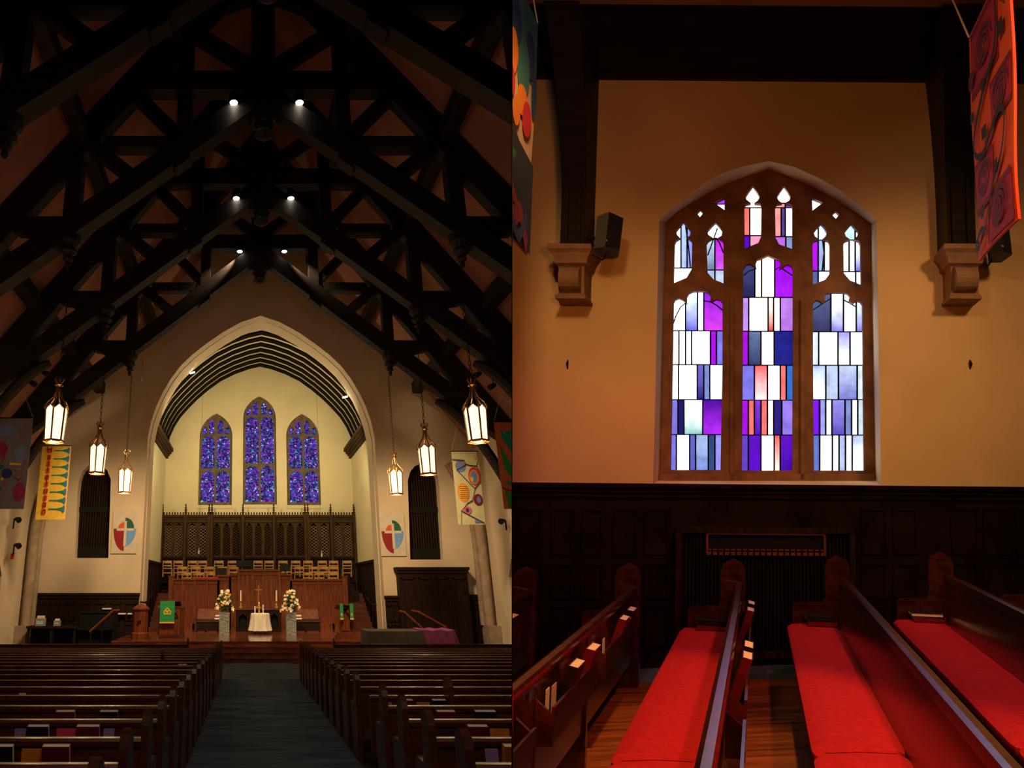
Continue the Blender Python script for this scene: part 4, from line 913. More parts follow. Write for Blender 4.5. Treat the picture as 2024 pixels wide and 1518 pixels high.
# vases with flowers
def vase(u, label, label2, seed):
    Y = 28.6; x = Px(u, 1254, Y); z1 = Pz(1212, Y)
    t = thing('floor_vase', label, 'vase', (x, Y, SZ), 'tall stone vases flanking the altar')
    mb = MB(); a = [(x+s_*.21, Y+q*.21) for s_, q in ((-1, -1), (1, -1), (1, 1), (-1, 1))]
    mb.loft([(p, q, SZ) for p, q in a], [(x+(p-x)*1.0, q, z1) for p, q in a]); mb.box(x-.225, x+.225, Y-.225, Y+.225, z1-.02, z1+.03); mb.build('body', vasem, t)
    random.seed(seed); zt = Pz(1168, Y); H = zt-z1
    t = thing('flower_arrangement', label2, 'flowers', (x, Y, z1), 'flower arrangements flanking the altar')
    mb = MB()
    for i in range(170):
        a_ = random.uniform(0, 2*PI); el = random.uniform(-.1, 1.5); L_ = random.uniform(.35, 1)*(.42+.55*math.sin(max(el, 0))**2)
        p0 = Vector((x, Y, z1+.1)); d = Vector((math.cos(a_)*math.cos(el), math.sin(a_)*math.cos(el), math.sin(el))); p1 = p0+d*L_*.65; p2 = p0+d*L_*.95+Vector((0, 0, .03))
        s_ = d.cross(Vector((0, 0, 1))).normalized()*.04 if abs(d.z) < .99 else Vector((.04, 0, 0)); s2 = d.cross(s_)*.4
        mb.loft([p1, p1+(p2-p1)*.4+s_+s2*.2, p2, p1+(p2-p1)*.4-s_+s2*.2], [p1+s2*.05, p1+(p2-p1)*.4+s_+s2*.3, p2+s2*.05, p1+(p2-p1)*.4-s_+s2*.3])
        if i % 5 == 0: mb.tube([p0, p1], .008, 4)
    tag(mb.build('foliage', leafm, t), kind=None)
    for i in range(56):
        a_ = random.uniform(0, 2*PI); q = (i+.5)/56; el = .0+1.35*q**.8; rad = (.42-.30*q)*random.uniform(.8, 1.1)
        c = Vector((x+rad*math.cos(a_), Y+rad*.8*math.sin(a_)-.05, z1+.08+H*q*.92)); d = (c-Vector((x, Y, z1))).normalized()+Vector((0, -.6, 0)); d.normalize()
        e1 = d.orthogonal().normalized(); e2 = d.cross(e1); mb = MB(); R = random.uniform(.07, .105); n = 5
        for k in range(n):
            b0 = 2*PI*k/n; f = lambda aa, rr, hh: c + (e1*math.cos(aa)+e2*math.sin(aa))*rr + d*hh
            mb.face([f(b0, .01, -.02), f(b0-.5, R*.6, .02), f(b0, R, .03), f(b0+.5, R*.6, .02)])
        mb.lathe([(.005, -.03), (.018, 0), (.004, .03)], c, 5)
        mb.build('blossom', petor if i % 4 == 0 else petw, t)
vase(443.5, 'tall grey stone floor vase left of the altar', 'white and orange lily arrangement in the left floor vase', 5)
vase(575.5, 'tall grey stone floor vase right of the altar', 'white and orange lily arrangement in the right floor vase', 9)
# books on the benches
def stackb(u, v, Y, label, mt):
    p = P(u, v, Y); mb = MB(); k = [0]
    mb.box(p.x-.14, p.x+.14, Y, Y+.2, p.z, p.z+.05); mb.box(p.x-.13, p.x+.13, Y, Y+.2, p.z+.052, p.z+.09); mb.mat(1).box(p.x-.12, p.x+.14, Y+.0, Y+.2, p.z+.092, p.z+.13)
    tag(mb.build('book_stack', [paper, mt]), label, 'books')
zs = SZ+.53
for x_, lb in ((Px(431, 1215, 30.1), 'white books stacked on the left clergy bench'), (Px(590, 1215, 30.1), 'white and red books stacked on the right clergy bench')):
    mb = MB(); mb.box(x_-.14, x_+.14, 30.05, 30.25, zs, zs+.06); mb.mat(1).box(x_-.12, x_+.13, 30.05, 30.25, zs+.06, zs+.12); mb.mat(0).box(x_-.12, x_+.12, 30.05, 30.25, zs+.12, zs+.18); tag(mb.build('book_stack', [paper, maroon]), lb, 'books')
# left corner table with boxes and the console
Y = 27.0; x0, x1 = Px(55, 1240, Y), Px(150, 1240, Y); zt = Pz(1238, Y)
t = thing('side_table', 'dark side table in the far left corner of the nave', 'table', ((x0+x1)/2, Y, 0))
MB().box(x0-.05, x1+.05, Y-.05, Y+.7, zt-.08, zt).build('table_top', darkp, t)
for x in (x0+.04, (x0+x1)/2, x1-.04): MB().box(x-.05, x+.05, Y, Y+.08, 0, zt-.08).build('leg', darkp, t)
MB().box(x0, x1, Y+.4, Y+.45, .2, zt-.08).build('back_panel', black, t)
for ua, ub, v, m_, lb in ((70, 88, 1217, cream, 'clear box of leaflets on the left corner table'), (106, 118, 1223, paper, 'small white card holder on the left corner table')):
    a_, b_ = Px(ua, 1236, Y+.2), Px(ub, 1236, Y+.2); t2 = thing('leaflet_box', lb, 'box', ((a_+b_)/2, Y+.2, zt)); h = Pz(v, Y+.2)-zt
    MB().box(a_, b_, Y+.15, Y+.35, zt, zt+h*.75).build('tray', flat('clear_grey', (140, 130, 125)), t2); MB().box(a_+.04, b_-.04, Y+.2, Y+.3, zt+.02, zt+h).build('leaflets', m_, t2)
    MB().box(a_+.05, b_-.05, Y+.14, Y+.15, zt+.06, zt+h*.5).build('label_card', flat('pale_card', (160, 190, 200)), t2)
Y = 27.2; x0, x1 = Px(156, 1240, Y), Px(226, 1240, Y)
t = thing('upright_piano', 'black upright piano against the left wainscot behind the handrail', 'piano', ((x0+x1)/2, Y, 0))
zt = Pz(1212, Y); MB().box(x0, x1, Y, Y+.6, 0, zt).build('case', black, t); MB().box(x0, x1, Y-.3, Y, zt-.62, zt-.5).build('keybed', black, t); MB().box(x0-.03, x1+.03, Y-.04, Y+.62, zt, zt+.04).build('lid', black, t)
for ua, ub, v in ((202, 219, 1203), (216, 228, 1213), (233, 248, 1213), (252, 260, 1213)):
    Y2 = 28.2; mb = MB(); mb.box(Px(ua, v, Y2), Px(ub, v, Y2), Y2, Y2+.2, Pz(v+1.5, Y2), Pz(v-1, Y2)); tag(mb.build('white_sign_card', white), 'small white card propped on the left wainscot, %s' % {202: 'upper one above the handrail', 216: 'beside the handrail top', 233: 'wide middle one', 252: 'nearest the pedestal'}[ua], 'card')
# covered boxes
Y = 23.4; t = thing('covered_keyboard', 'long box under a grey cover with a purple drape right of the steps', 'covered instrument', (Px(800, 1270, Y), Y, 0))
x0, xq, x1 = Px(727, 1270, Y), Px(850, 1270, Y), Px(900, 1270, Y); zt = Pz(1248, Y)
MB().box(x0, xq, Y, Y+1.4, 0, zt).build('grey_cover', greyc, t)
mb = MB(); n = 12
for i in range(n):
    f = lambda q: (xq+(x1-xq+.25*math.sin(q*6))*q, )
    a0, a1 = i/n, (i+1)/n
    top = lambda q: (xq-.25+(x1-xq+.25)*q, zt+.03+.02*math.sin(q*14)); bot = lambda q: (xq+.05+(x1-xq+.25)*q+.03*math.sin(q*25), .1)
    for (yA, yB) in ((Y-.03, Y-.06),):
        mb.loft([(top(a0)[0], yA, top(a0)[1]), (top(a1)[0], yA, top(a1)[1]), (bot(a1)[0], yB-.06*math.sin(a1*25), bot(a1)[1]), (bot(a0)[0], yB-.06*math.sin(a0*25), bot(a0)[1])], [(top(a0)[0], Y+1.4, top(a0)[1]), (top(a1)[0], Y+1.4, top(a1)[1]), (bot(a1)[0], Y+1.42, bot(a1)[1]), (bot(a0)[0], Y+1.42, bot(a0)[1])])
mb.build('purple_drape', purp, t)
# wall fixtures
def fixture(u, v, Y, lb, sg):
    p = P(u, v, Y); t = thing('wall_spotlight', lb, 'spotlight', p)
    mb = MB(); mb.tube([p, p+Vector((0, 0, -.35))], .03, 6); mb.tube([p, p+Vector((sg*.25, -.1, .05))], .05, 6); mb.build('arm', black, t, 'L')
    mb = MB(); mb.tube([p+Vector((sg*.12, -.15, .02)), p+Vector((sg*.3, -.3, -.05))], [.06, .12], 8); mb.build('head', black, t, 'L')
fixture(28, 1027, 25.5, 'black wall spotlight below the grey painted banner', 1); fixture(28, 1078, 25.5, 'small black wall lamp above the red alarm box on the left', 1); fixture(999, 1030, 25.5, 'black wall spotlight below the orange banner', -1)
for u, v, X, lb in ((24, 1100, 1, 'red alarm box on the left side wall'), (1003, 1109, -1, 'red alarm box on the right side wall')):
    p = P(u, v, 26.5 if u > 500 else 25.9); mb = MB(); mb.box(p.x-.08, p.x+.08, p.y, p.y+.12, p.z-.14, p.z+.14); mb.mat(1).box(p.x-.06, p.x+.06, p.y-.02, p.y, p.z-.1, p.z+.1); tag(mb.build('alarm_box', [cream, flat('alarm_red', (200, 40, 30))], None, 'L'), lb, 'alarm')
# track spotlights near the wall plates
for u, v, Y, lb in ((88, 738, 22.5, 'upper black track spotlight on the left truss foot'), (62, 758, 22.0, 'lower black track spotlight on the left truss foot'), (946, 741, 22.5, 'upper black track spotlight on the right truss foot'), (975, 764, 22.0, 'lower black track spotlight on the right truss foot')):
    p = P(u, v, Y); t = thing('track_spotlight', lb, 'spotlight', p); sg = 1 if u < 500 else -1
    mb = MB(); mb.tube([p+Vector((-sg*.1, .1, .1)), p+Vector((sg*.15, -.05, -.05))], [.08, .11], 10); mb.build('head', black, t); mb = MB(); mb.tube([p, p+Vector((0, 0, .3))], .02, 5); mb.build('bracket', black, t)
for u, v, lb in ((380, 737, 'small lit spotlight on the left of the chancel arch'), (682, 785, 'small lit spotlight on the right of the chancel arch')):
    p = P(u, v, 30.3); mb = MB(); mb.tube([p+Vector((-.12, 0, -.03)), p+Vector((.12, 0, .04))], .035, 6); tag(mb.build('arch_spotlight', bulb), lb, 'spotlight')
# hanging microphones and long wires
for u, v0, v1, Y, lb, r in ((393, 730, 1094, 33, 'thin hanging microphone in front of the left lattice panels', .05), (636, 745, 1100, 33, 'thin hanging microphone in front of the right lattice panels', .05), (280, 560, 752, 24.0, 'thin wire with a small weight hanging left of the chancel arch', .03)):
    p0 = P(u, v1, Y); t = thing('hanging_microphone', lb, 'microphone', p0); z1 = Pz(v0, Y)
    MB().tube([p0, (p0.x, Y, z1)], .007, 4).build('wire', black, t); mb = MB(); mb.lathe([(.03, -.02), (.04, .05), (.02, .14), (.005, .3)], p0, 8); mb.build('capsule', white, t)

#================================================================== SIDE AISLE
def ra(pxs, t): return [RW(u, v, t) for u, v in pxs]
def R3(a, h, t): return RM(a, h, t)
# window wall
front = [(1291, 957), (1303, 436), (1322, 417), (1344, 400), (1381, 370), (1420, 345), (1468, 329), (1519, 318), (1571, 330), (1623, 354), (1660, 376), (1690, 399), (1714, 418), (1732, 434), (1742, 958)]
backl = [(1302, 949), (1316, 440), (1338, 420), (1366, 402), (1407, 378), (1440, 362), (1478, 348), (1519, 335), (1560, 350), (1596, 364), (1630, 382), (1664, 403), (1695, 423), (1721, 443), (1730, 949)]
fl = ra(front, 0); bl = ra(backl, -.35)
mb = MB(); mb.slab([(-2.9, -2.0), (6.2, -1.9), (6.2, 6), (-2.9, 6)], [fl], R3, 0, -.02)
mb.loft([R3(a, h, 0) for a, h in fl], [R3(a, h, -.35) for a, h in bl], caps=False)
def hr(a): return -1.756+.045*(a+.25)              # raked aisle floor
wall_m = mat('warm_plaster', (.60, .42, .235), .9, var=.07, scale=.9, bump=.04)
struct('wall_window', mb, wall_m, 'R')
# stone tracery
LT = {}
LL = [(1325, 929), (1424, 929), (1428, 717), (1428, 600), (1424, 593), (1415, 591), (1408, 595), (1403, 596), (1405, 585), (1399, 578), (1391, 575), (1370, 575), (1361, 579), (1357, 586), (1357, 600), (1350, 593), (1341, 589), (1334, 592), (1331, 598), (1329, 720)]
LC = [(1466, 930), (1566, 930), (1567, 720), (1567, 532), (1564, 525), (1557, 522), (1550, 525), (1544, 529), (1540, 532), (1543, 522), (1541, 514), (1532, 510), (1524, 507), (1518, 504), (1511, 507), (1504, 510), (1496, 513), (1493, 521), (1495, 530), (1489, 525), (1482, 521), (1475, 522), (1469, 530), (1468, 720)]
LR = [(1609, 930), (1708, 930), (1706, 720), (1705, 602), (1701, 596), (1694, 594), (1687, 599), (1681, 598), (1678, 594), (1680, 585), (1675, 580), (1668, 578), (1642, 578), (1634, 580), (1630, 585), (1631, 596), (1626, 599), (1619, 594), (1612, 593), (1607, 600), (1607, 720)]
A1 = [(1350, 438), (1357, 447), (1365, 456), (1364, 465), (1358, 470), (1366, 475), (1368, 481), (1367, 532), (1357, 549), (1331, 560), (1333, 481), (1336, 475), (1344, 470), (1338, 464), (1336, 456), (1343, 447)]
A2 = [(1414, 439), (1422, 448), (1428, 457), (1426, 466), (1419, 470), (1427, 474), (1430, 480), (1430, 560), (1410, 552), (1398, 538), (1396, 481), (1400, 475), (1409, 470), (1400, 464), (1398, 456), (1406, 447)]
B1 = [(1488, 367), (1496, 378), (1502, 389), (1497, 397), (1491, 401), (1503, 402), (1505, 410), (1504, 468), (1499, 480), (1472, 491), (1471, 410), (1474, 403), (1484, 401), (1476, 395), (1473, 389), (1480, 378)]
B2 = [(1549.6, 367), (1557, 378), (1563, 389), (1560, 396), (1552, 401), (1563, 403), (1566, 410), (1566, 492), (1540, 483), (1533, 470), (1532, 410), (1535, 403), (1546, 401), (1540, 397), (1535, 389), (1542, 378)]
A3 = [(1623, 442), (1630, 450), (1635, 459), (1631, 468), (1625, 473), (1637, 476), (1640, 483), (1640, 541), (1631, 553), (1607, 562), (1606, 483), (1609, 476), (1619, 473), (1611, 467), (1608, 459), (1615, 450)]
A4 = [(1683, 442), (1690, 450), (1697, 459), (1694, 467), (1687, 473), (1698, 476), (1701, 483), (1702, 563), (1680, 554), (1668, 540), (1667, 483), (1670, 477), (1680, 473), (1672, 467), (1669, 459), (1676, 450)]
D1 = [(1383.5, 414), (1390, 421), (1383.5, 429), (1377, 421)]; D2 = [(1652, 417), (1659, 424), (1652, 432), (1644, 424)]
T1 = [(1432, 390), (1432, 415), (1411, 400)]; T2 = [(1605, 391), (1627, 400), (1606, 416)]
holes = [ra(p, -.36) for p in (LL, LC, LR, A1, A2, B1, B2, A3, A4, D1, D2, T1, T2)]
bo = ra([(1300, 953)] + backl[1:-1] + [(1732, 953)], -.35)
mb = MB(); mb.slab(bo, holes, R3, -.36, -.50)
win = struct('window_4', mb, rstone, 'R', label='large three-light stained glass window with stone tracery above the aisle pews')
# raised mouldings beside the mullions
mb = MB()
for u0, u1, v0, v1 in ((1443, 1450, 590, 948), (1583, 1590, 590, 948), (1303, 1728, 936, 949)):
    q = ra([(u0, v1), (u1, v1), (u1, v0), (u0, v0)], -.33); mb.slab(q, [], R3, -.36, -.32)
mb.build('mullion_moulding', rstone, win)
mb = MB()
def pn(u0, u1, v0, v1, c, c2=None):
    q = ra([(u0, v0), (u1, v0), (u1, v1), (u0, v1)], -.42); k = 2.6
    f = lambda cc: tuple(x*(k if max(cc) > 235 and min(cc) > 150 else 1.2) for x in s2l(*cc))
    c = f(c); c2 = f(c2) if c2 else c
    mb.face([R3(*p, -.42) for p in q], [c, c, c2, c2])
    LEAD.append((u0, u1, v0, v1))
LEAD = []
W_ = (245, 250, 255); WC = (255, 245, 235); LB = (185, 200, 240); BL = (120, 115, 225); PU = (165, 10, 225); NV = (15, 20, 95); VI = (85, 5, 190); PK = (255, 150, 150); SA = (245, 115, 110); TE = (120, 190, 185); SL = (75, 95, 150); LI = (190, 140, 240)
def row(v0, v1, cuts, cols):
    for i, c in enumerate(cols):
        if isinstance(c[0], tuple): pn(cuts[i], cuts[i+1], v0, v1, c[0], c[1])
        else: pn(cuts[i], cuts[i+1], v0, v1, c)
row(573, 654, (1327, 1355, 1379, 1391, 1431), [W_, (LB, (95, 90, 215)), W_, ((130, 20, 210), (215, 60, 240))])
row(654, 721, (1327, 1342, 1355, 1367, 1404, 1416, 1430), [W_, W_, (225, 232, 250), (195, 210, 240), PU, BL])
row(721, 790, (1326, 1341, 1378, 1391, 1403, 1430), [W_, (W_, (220, 240, 240)), ((120, 110, 215), (12, 15, 110)), (115, 135, 200), W_])
row(790, 859, (1325, 1340, 1352, 1389, 1430), [(125, 115, 215), NV, ((235, 245, 250), (130, 190, 185)), ((60, 5, 150), (175, 40, 240))])
row(859, 932, (1322, 1337, 1363, 1375, 1400, 1413, 1429), [BL, W_, (90, 95, 195), ((170, 195, 230), (110, 130, 205)), (40, 70, 120), (140, 140, 235)])
row(500, 588, (1465, 1492, 1505, 1531, 1570), [((70, 70, 125), (30, 32, 80)), WC, ((255, 200, 190), (255, 215, 180)), ((165, 0, 235), (160, 20, 240))])
row(588, 655, (1465, 1480, 1518, 1529, 1542, 1570), [LI, WC, ((255, 200, 190), (215, 60, 60)), WC, ((185, 125, 230), (170, 110, 215))])
row(655, 722, (1465, 1479, 1504, 1530, 1570), [PU, ((95, 115, 160), (40, 50, 90)), ((255, 200, 200), (255, 215, 200)), (18, 28, 130)])
row(722, 791, (1465, 1491, 1517, 1542, 1554, 1570), [BL, ((235, 90, 95), (255, 165, 165)), WC, SA, (45, 105, 200)])
row(791, 860, (1465, 1479, 1491, 1504, 1517, 1529, 1545, 1570), [PU, SA, ((140, 60, 230), (70, 0, 170)), SA, WC, (35, 25, 120), (140, 115, 225)])
row(860, 933, (1463, 1479, 1504, 1530, 1542, 1570), [(95, 60, 190), VI, WC, ((240, 70, 80), (255, 175, 170)), ((90, 10, 190), (60, 0, 160))])
row(576, 656, (1603, 1642, 1667, 1692, 1708), [((80, 95, 140), (25, 35, 85)), ((215, 225, 245), (110, 110, 210)), W_, (LB, (125, 120, 215))])
row(656, 722, (1604, 1618, 1656, 1680, 1709), [(160, 170, 240), W_, ((150, 140, 235), (190, 205, 245)), W_])
row(722, 790, (1604, 1632, 1657, 1694, 1710), [((165, 185, 235), (210, 222, 245)), (185, 200, 235), ((190, 205, 235), (115, 120, 210)), (215, 230, 235)])
row(790, 860, (1605, 1620, 1632, 1644, 1670, 1683, 1695, 1711), [(115, 0, 225), (155, 160, 235), W_, ((145, 140, 225), (75, 65, 180)), (115, 135, 195), W_, (195, 215, 225)])
row(860, 933, (1605, 1620, 1645, 1658, 1671, 1684, 1712), [(85, 110, 190), (220, 238, 242), W_, (175, 190, 235), W_, ((165, 180, 220), (215, 230, 245))])
row(436, 530, (1329, 1346, 1358, 1370), [W_, (175, 195, 235), (140, 150, 235)]); pn(1329, 1370, 530, 562, W_)
row(436, 472, (1394, 1432), [(225, 245, 250)]); row(472, 534, (1394, 1413, 1432), [((190, 210, 230), (110, 130, 175)), ((185, 0, 225), (215, 90, 240))]); row(534, 562, (1394, 1413, 1432), [(165, 185, 225), (190, 205, 235)])
row(365, 411, (1469, 1507), [WC]); row(411, 466, (1469, 1482, 1507), [SA, WC]); row(466, 494, (1469, 1482, 1507), [VI, (250, 150, 190)])
row(365, 402, (1530, 1568), [WC]); row(402, 411, (1530, 1552, 1568), [PK, (120, 60, 200)]); row(411, 468, (1530, 1544, 1552, 1568), [PK, (85, 60, 140), WC]); row(468, 495, (1530, 1553, 1568), [(190, 100, 225), (125, 145, 195)])
row(440, 475, (1604, 1617, 1642), [(200, 235, 240), (165, 180, 240)]); row(475, 536, (1604, 1617, 1629, 1642), [(175, 10, 225), (160, 180, 230), W_]); row(536, 565, (1604, 1617, 1642), [SL, (180, 205, 240)])
row(440, 475, (1665, 1690, 1704), [(200, 235, 235), W_]); row(475, 537, (1665, 1678, 1690, 1704), [W_, W_, ((200, 215, 240), (115, 110, 220))]); row(537, 566, (1665, 1691, 1704), [W_, W_])
pn(1375, 1392, 412, 431, (215, 245, 245)); pn(1642, 1661, 415, 434, W_); pn(1409, 1434, 388, 404, (165, 60, 235)); pn(1409, 1434, 404, 417, W_); pn(1603, 1630, 389, 418, W_)
mb.build('stained_glass', pane, win)
mb = MB()
for (u0, u1, v0, v1) in LEAD:
    for p, q in (((u0, v0), (u1, v0)), ((u0, v0), (u0, v1)), ((u1, v0), (u1, v1)), ((u0, v1), (u1, v1))):
        a_, b_ = [R3(*x, -.415) for x in ra([p, q], -.42)]; mb.bar(a_, b_, .011, .012, (.3, 1, .2))
# slanted and curved leads
for pts in (((1331, 640), (1336, 625), (1345, 608), (1357, 597)), ((1391, 595), (1405, 597), (1418, 605), (1429, 614)), ((1607, 613), (1625, 601), (1642, 590)), ((1667, 593), (1680, 600), (1692, 607)), ((1354, 438), (1360, 480), (1365, 530)), ((1418, 452), (1408, 480), (1399, 505)), ((1414, 470), (1422, 480), (1430, 500)), ((1626, 475), (1629, 500), (1625, 535)), ((1531, 534), (1541, 528), (1566, 545)), ((1470, 545), (1480, 536), (1494, 532))):
    q = [R3(*x, -.413) for x in ra(pts, -.42)]
    for a_, b_ in zip(q, q[1:]): mb.bar(a_, b_, .009, .012, (.3, 1, .2))
mb.build('leading', black, win)
# beams over the wall
def rbox(mb, a0, a1, h0, h1, t0, t1): return mb.box(a0, a1, h0, h1, t0, t1, lambda a, h, t: RM(a, h, t))
hh = lambda v, t=0: RW(1500, v, t)[1]
mb = MB()
rbox(mb, -2.9, 6.2, hh(161), hh(150), 0, .05); rbox(mb, -2.9, 6.2, hh(150), hh(141), 0, .09); rbox(mb, -2.9, 6.2, hh(141), hh(88), 0, .04); rbox(mb, -2.9, 6.2, hh(88), hh(78), 0, .10); rbox(mb, -2.9, 6.2, hh(78), hh(42), 0, .14); rbox(mb, -2.9, 6.2, hh(42), hh(36), 0, .18)
tag(mb.build('wall_plate_beam', beam, None, 'R'), 'wide black moulded timber beam across the top of the window wall', 'beam')
mb = MB(); z0 = hh(36); mb.loft([RM(-2.9, z0, .1), RM(6.2, z0, .1), RM(6.2, z0+3.4, 4.2), RM(-2.9, z0+3.4, 4.2)], [RM(-2.9, z0+.2, .0), RM(6.2, z0+.2, .0), RM(6.2, z0+3.6, 4.1), RM(-2.9, z0+3.6, 4.1)])
struct('ceiling_aisle', mb, roofp, 'R')
# wall posts, corbels, speakers
def wallpost(ul, ur, sg, side_lab, cu0, cu1):
    t0 = .28; pl = RW(ul, 485, t0)[0]; pr = RW(ur, 485, t0)[0]; hb = RW(ul, 487, t0)[1]
    t = thing('timber_wall_post', 'black timber wall post on a stone corbel %s of the window' % side_lab, 'post', RM((pl+pr)/2, hb, .2))
    mb = MB(); pts = []
    for k in range(9): q = k/8; pts.append((hb+(4.6-hb)*q, .26*max(0, q-.15)**2*2.4))
    for (h0, e0), (h1, e1) in zip(pts, pts[1:]):
        f = lambda h, e: [RM(pl-.02-e*.22, h, 0), RM(pr+.02, h, 0), RM(pr, h, t0+e), RM(pl-e*.22, h, t0+e)]
        mb.loft(f(h0, e0), f(h1, e1), caps=True)
    mb.build('shaft', beam, t, 'R')
    mb = MB(); w_ = (pr-pl)*.16
    for x in (pl+w_, pr-w_*2): rbox(mb, x, x+w_, hb, 3.9, t0-.02, t0+.03)
    mb.build('chamfer_strip', beam, t, 'R')
    c0, c1 = RW(cu0, 540, .25)[0], RW(cu1, 540, .25)[0]
    t = thing('stone_corbel', 'moulded stone corbel carrying the timber post %s of the window' % side_lab, 'corbel', RM((c0+c1)/2, hb-.5, .15))
    mb = MB(); pf = [(0, .36, .06), (-.05, .37, .07), (-.08, .34, .05), (-.13, .32, .02), (-.18, .31, .01), (-.2, .27, -.02), (-.47, .25, -.02), (-.5, .28, .0), (-.53, .28, .0)]
    for (h0, t_, e0), (h1, t1, e1) in zip(pf, pf[1:]):
        f = lambda h, tt, e: [RM(c0-e, hb+h, 0), RM(c1+e, hb+h, 0), RM(c1+e, hb+h, tt), RM(c0-e, hb+h, tt)]
        mb.loft(f(h0, t_, e0), f(h1, t1, e1))
    mb.build('block', corbm, t, 'R')
    mb = MB(); n = 7
    for k in range(n):
        y0 = k/n; y1 = (k+1)/n; g = lambda q: (.27+.10*math.sin(PI*q)**.6)
        mb.loft([RM(c0+.05, hb-.2-.26*y0, .2), RM(c1-.05, hb-.2-.26*y0, .2), RM(c1-.05, hb-.2-.26*y0, g(y0)), RM(c0+.05, hb-.2-.26*y0, g(y0))], [RM(c0+.05, hb-.2-.26*y1, .2), RM(c1-.05, hb-.2-.26*y1, .2), RM(c1-.05, hb-.2-.26*y1, g(y1)), RM(c0+.05, hb-.2-.26*y1, g(y1))])
    mb.build('bolster', corbm, t, 'R', True)
    return pl, pr, hb
pl, pr, hb = wallpost(1107, 1155, 1, 'left', 1101, 1160)
pl2, pr2, hb2 = wallpost(1873, 1930, -1, 'right', 1874, 1937)
def speaker(us, v0, v1, t0, label, sg):
    a0, h1 = RW(us[0], v0, t0); a1, h0 = RW(us[1], v1, t0); t = thing('wall_speaker', label, 'speaker', RM((a0+a1)/2, h0, t0-.15), 'black speakers on the wall posts')
    mb = MB(); am = (a0+a1)/2; fr = .13
    b0 = [(a0+.03, t0-.0), (am+.02, t0+.06), (a1, t0-.04), (a1-.06, t0-.24), (a0+.05, t0-.22)] if sg > 0 else [(a0, t0-.04), (am-.02, t0+.06), (a1-.03, t0), (a1-.05, t0-.22), (a0+.06, t0-.24)]
    mb.loft([RM(a-.03*sg, h0, t_) for a, t_ in b0], [RM(a+.01*sg, h1+(.02 if i == 1 else 0), t_+.04) for i, (a, t_) in enumerate(b0)]); mb.build('cabinet', speaker_m, t, 'R')
    mb = MB(); p = RM(am+.0, h0+.06, t0+.065); mb.box(-.01, .01, -.01, .01, -.002, .002, lambda x, y, z: p+Vector((x, z, y))); mb.build('badge', flat('badge_grey', (120, 110, 100)), t, 'R')
    mb = MB(); s_ = a0; sg = 1; mb.tube([RM(s_, (h0+h1)/2, t0-.12), RM(s_-sg*.1, (h0+h1)/2, t0-.14)], .02, 6); mb.tube([RM(s_+sg*.1, h0+.02, t0-.15), RM(s_+sg*.05, h0-.06, t0-.15), RM(s_-sg*.06, h0+.0, t0-.16), RM(s_-sg*.1, h0+.3, t0-.18)], .008, 5); mb.build('bracket', black, t, 'R')
speaker((1175, 1229), 431, 492, .42, 'black wall speaker beside the left timber post', 1)
speaker((1951, 2001), 438, 503, .42, 'black wall speaker mostly hidden behind the orange spiral banner', -1)
# small hooks
for u, v, lb in ((1123, 720, 'small dark hook on the wall left of the window'), (1917, 720, 'small dark hook on the wall right of the window')):
    a_, h = RW(u, v); mb = MB(); mb.tube([RM(a_, h-.05, .005), RM(a_, h, .03), RM(a_, h+.04, .01)], [.004, .012, .006], 6); tag(mb.build('wall_hook', black, None, 'R'), lb, 'hook')
# aisle banners, hanging at right angles to the wall
sco = flat('scarlet_canvas', (225, 80, 15)); dg = flat('dark_green_line', (28, 34, 26)); crim = flat('crimson_canvas', (170, 25, 55)); pn_ = flat('plum_line', (95, 25, 50)); dred = flat('dark_red_edge', (125, 10, 25))
def rb(a_, tn, tf, h1, h0, name, label, base, shapes, flip):
    pA = RM(a_, h1, tf); pB = RM(a_, h1, tn); dn = RM(a_, h0, tf)-pA
    e = pB-pA; nrm = (e.cross(dn)).normalized()*(1 if flip else -1); th = .012
    t = thing(name, label, 'banner', (pA+pB)/2+dn)
    def at(s_, q, off=0): return pA+e*s_+dn*q+nrm*(off+.015*math.sin(q*6+s_*3)*q)
    mb = MB(); n, k = 4, 14
    for i in range(n):
        for j in range(k):
            mb.face([at(i/n, j/k), at((i+1)/n, j/k), at((i+1)/n, (j+1)/k), at(i/n, (j+1)/k)]); mb.face([at(i/n, j/k, -th), at(i/n, (j+1)/k, -th), at((i+1)/n, (j+1)/k, -th), at((i+1)/n, j/k, -th)])
    edge = [(i/n, 0) for i in range(n)]+[(1, j/k) for j in range(k)]+[(1-i/n, 1) for i in range(n)]+[(0, 1-j/k) for j in range(k)]
    mb.loft([at(*p) for p in edge], [at(*p, -th) for p in edge], caps=False)
    mats = [base]
    for z, (m_, pl_) in enumerate(shapes):
        if m_ not in mats: mats.append(m_)
        mb.mat(mats.index(m_))
        for pg in (pl_ if isinstance(pl_[0][0], tuple) else [pl_]):
            if len(pg) <= 4: mb.face([at(x, y, .003+.0012*z) for x, y in pg])
            else: mb.slab(pg, [], lambda x, y, d: at(x, y, .003+.0012*z), 0, 0, edges=False)
    mb.mat(0); mb.build('cloth', mats, t, 'R'); MB().tube([pA, pA+Vector((0, .0, 1.2))], .005, 4).build('cord', cream, t, 'R')
def spiral(cx, cy, r, w_, n=3): return ribbon([(cx+(r*k/40)*math.cos(k/40*n*2*PI), cy+(r*k/40)*.38*math.sin(k/40*n*2*PI)) for k in range(3, 41)], w_)
sq = lambda x0, x1, y0, y1: [(x0, y0), (x1, y0), (x1, y1), (x0, y1)]
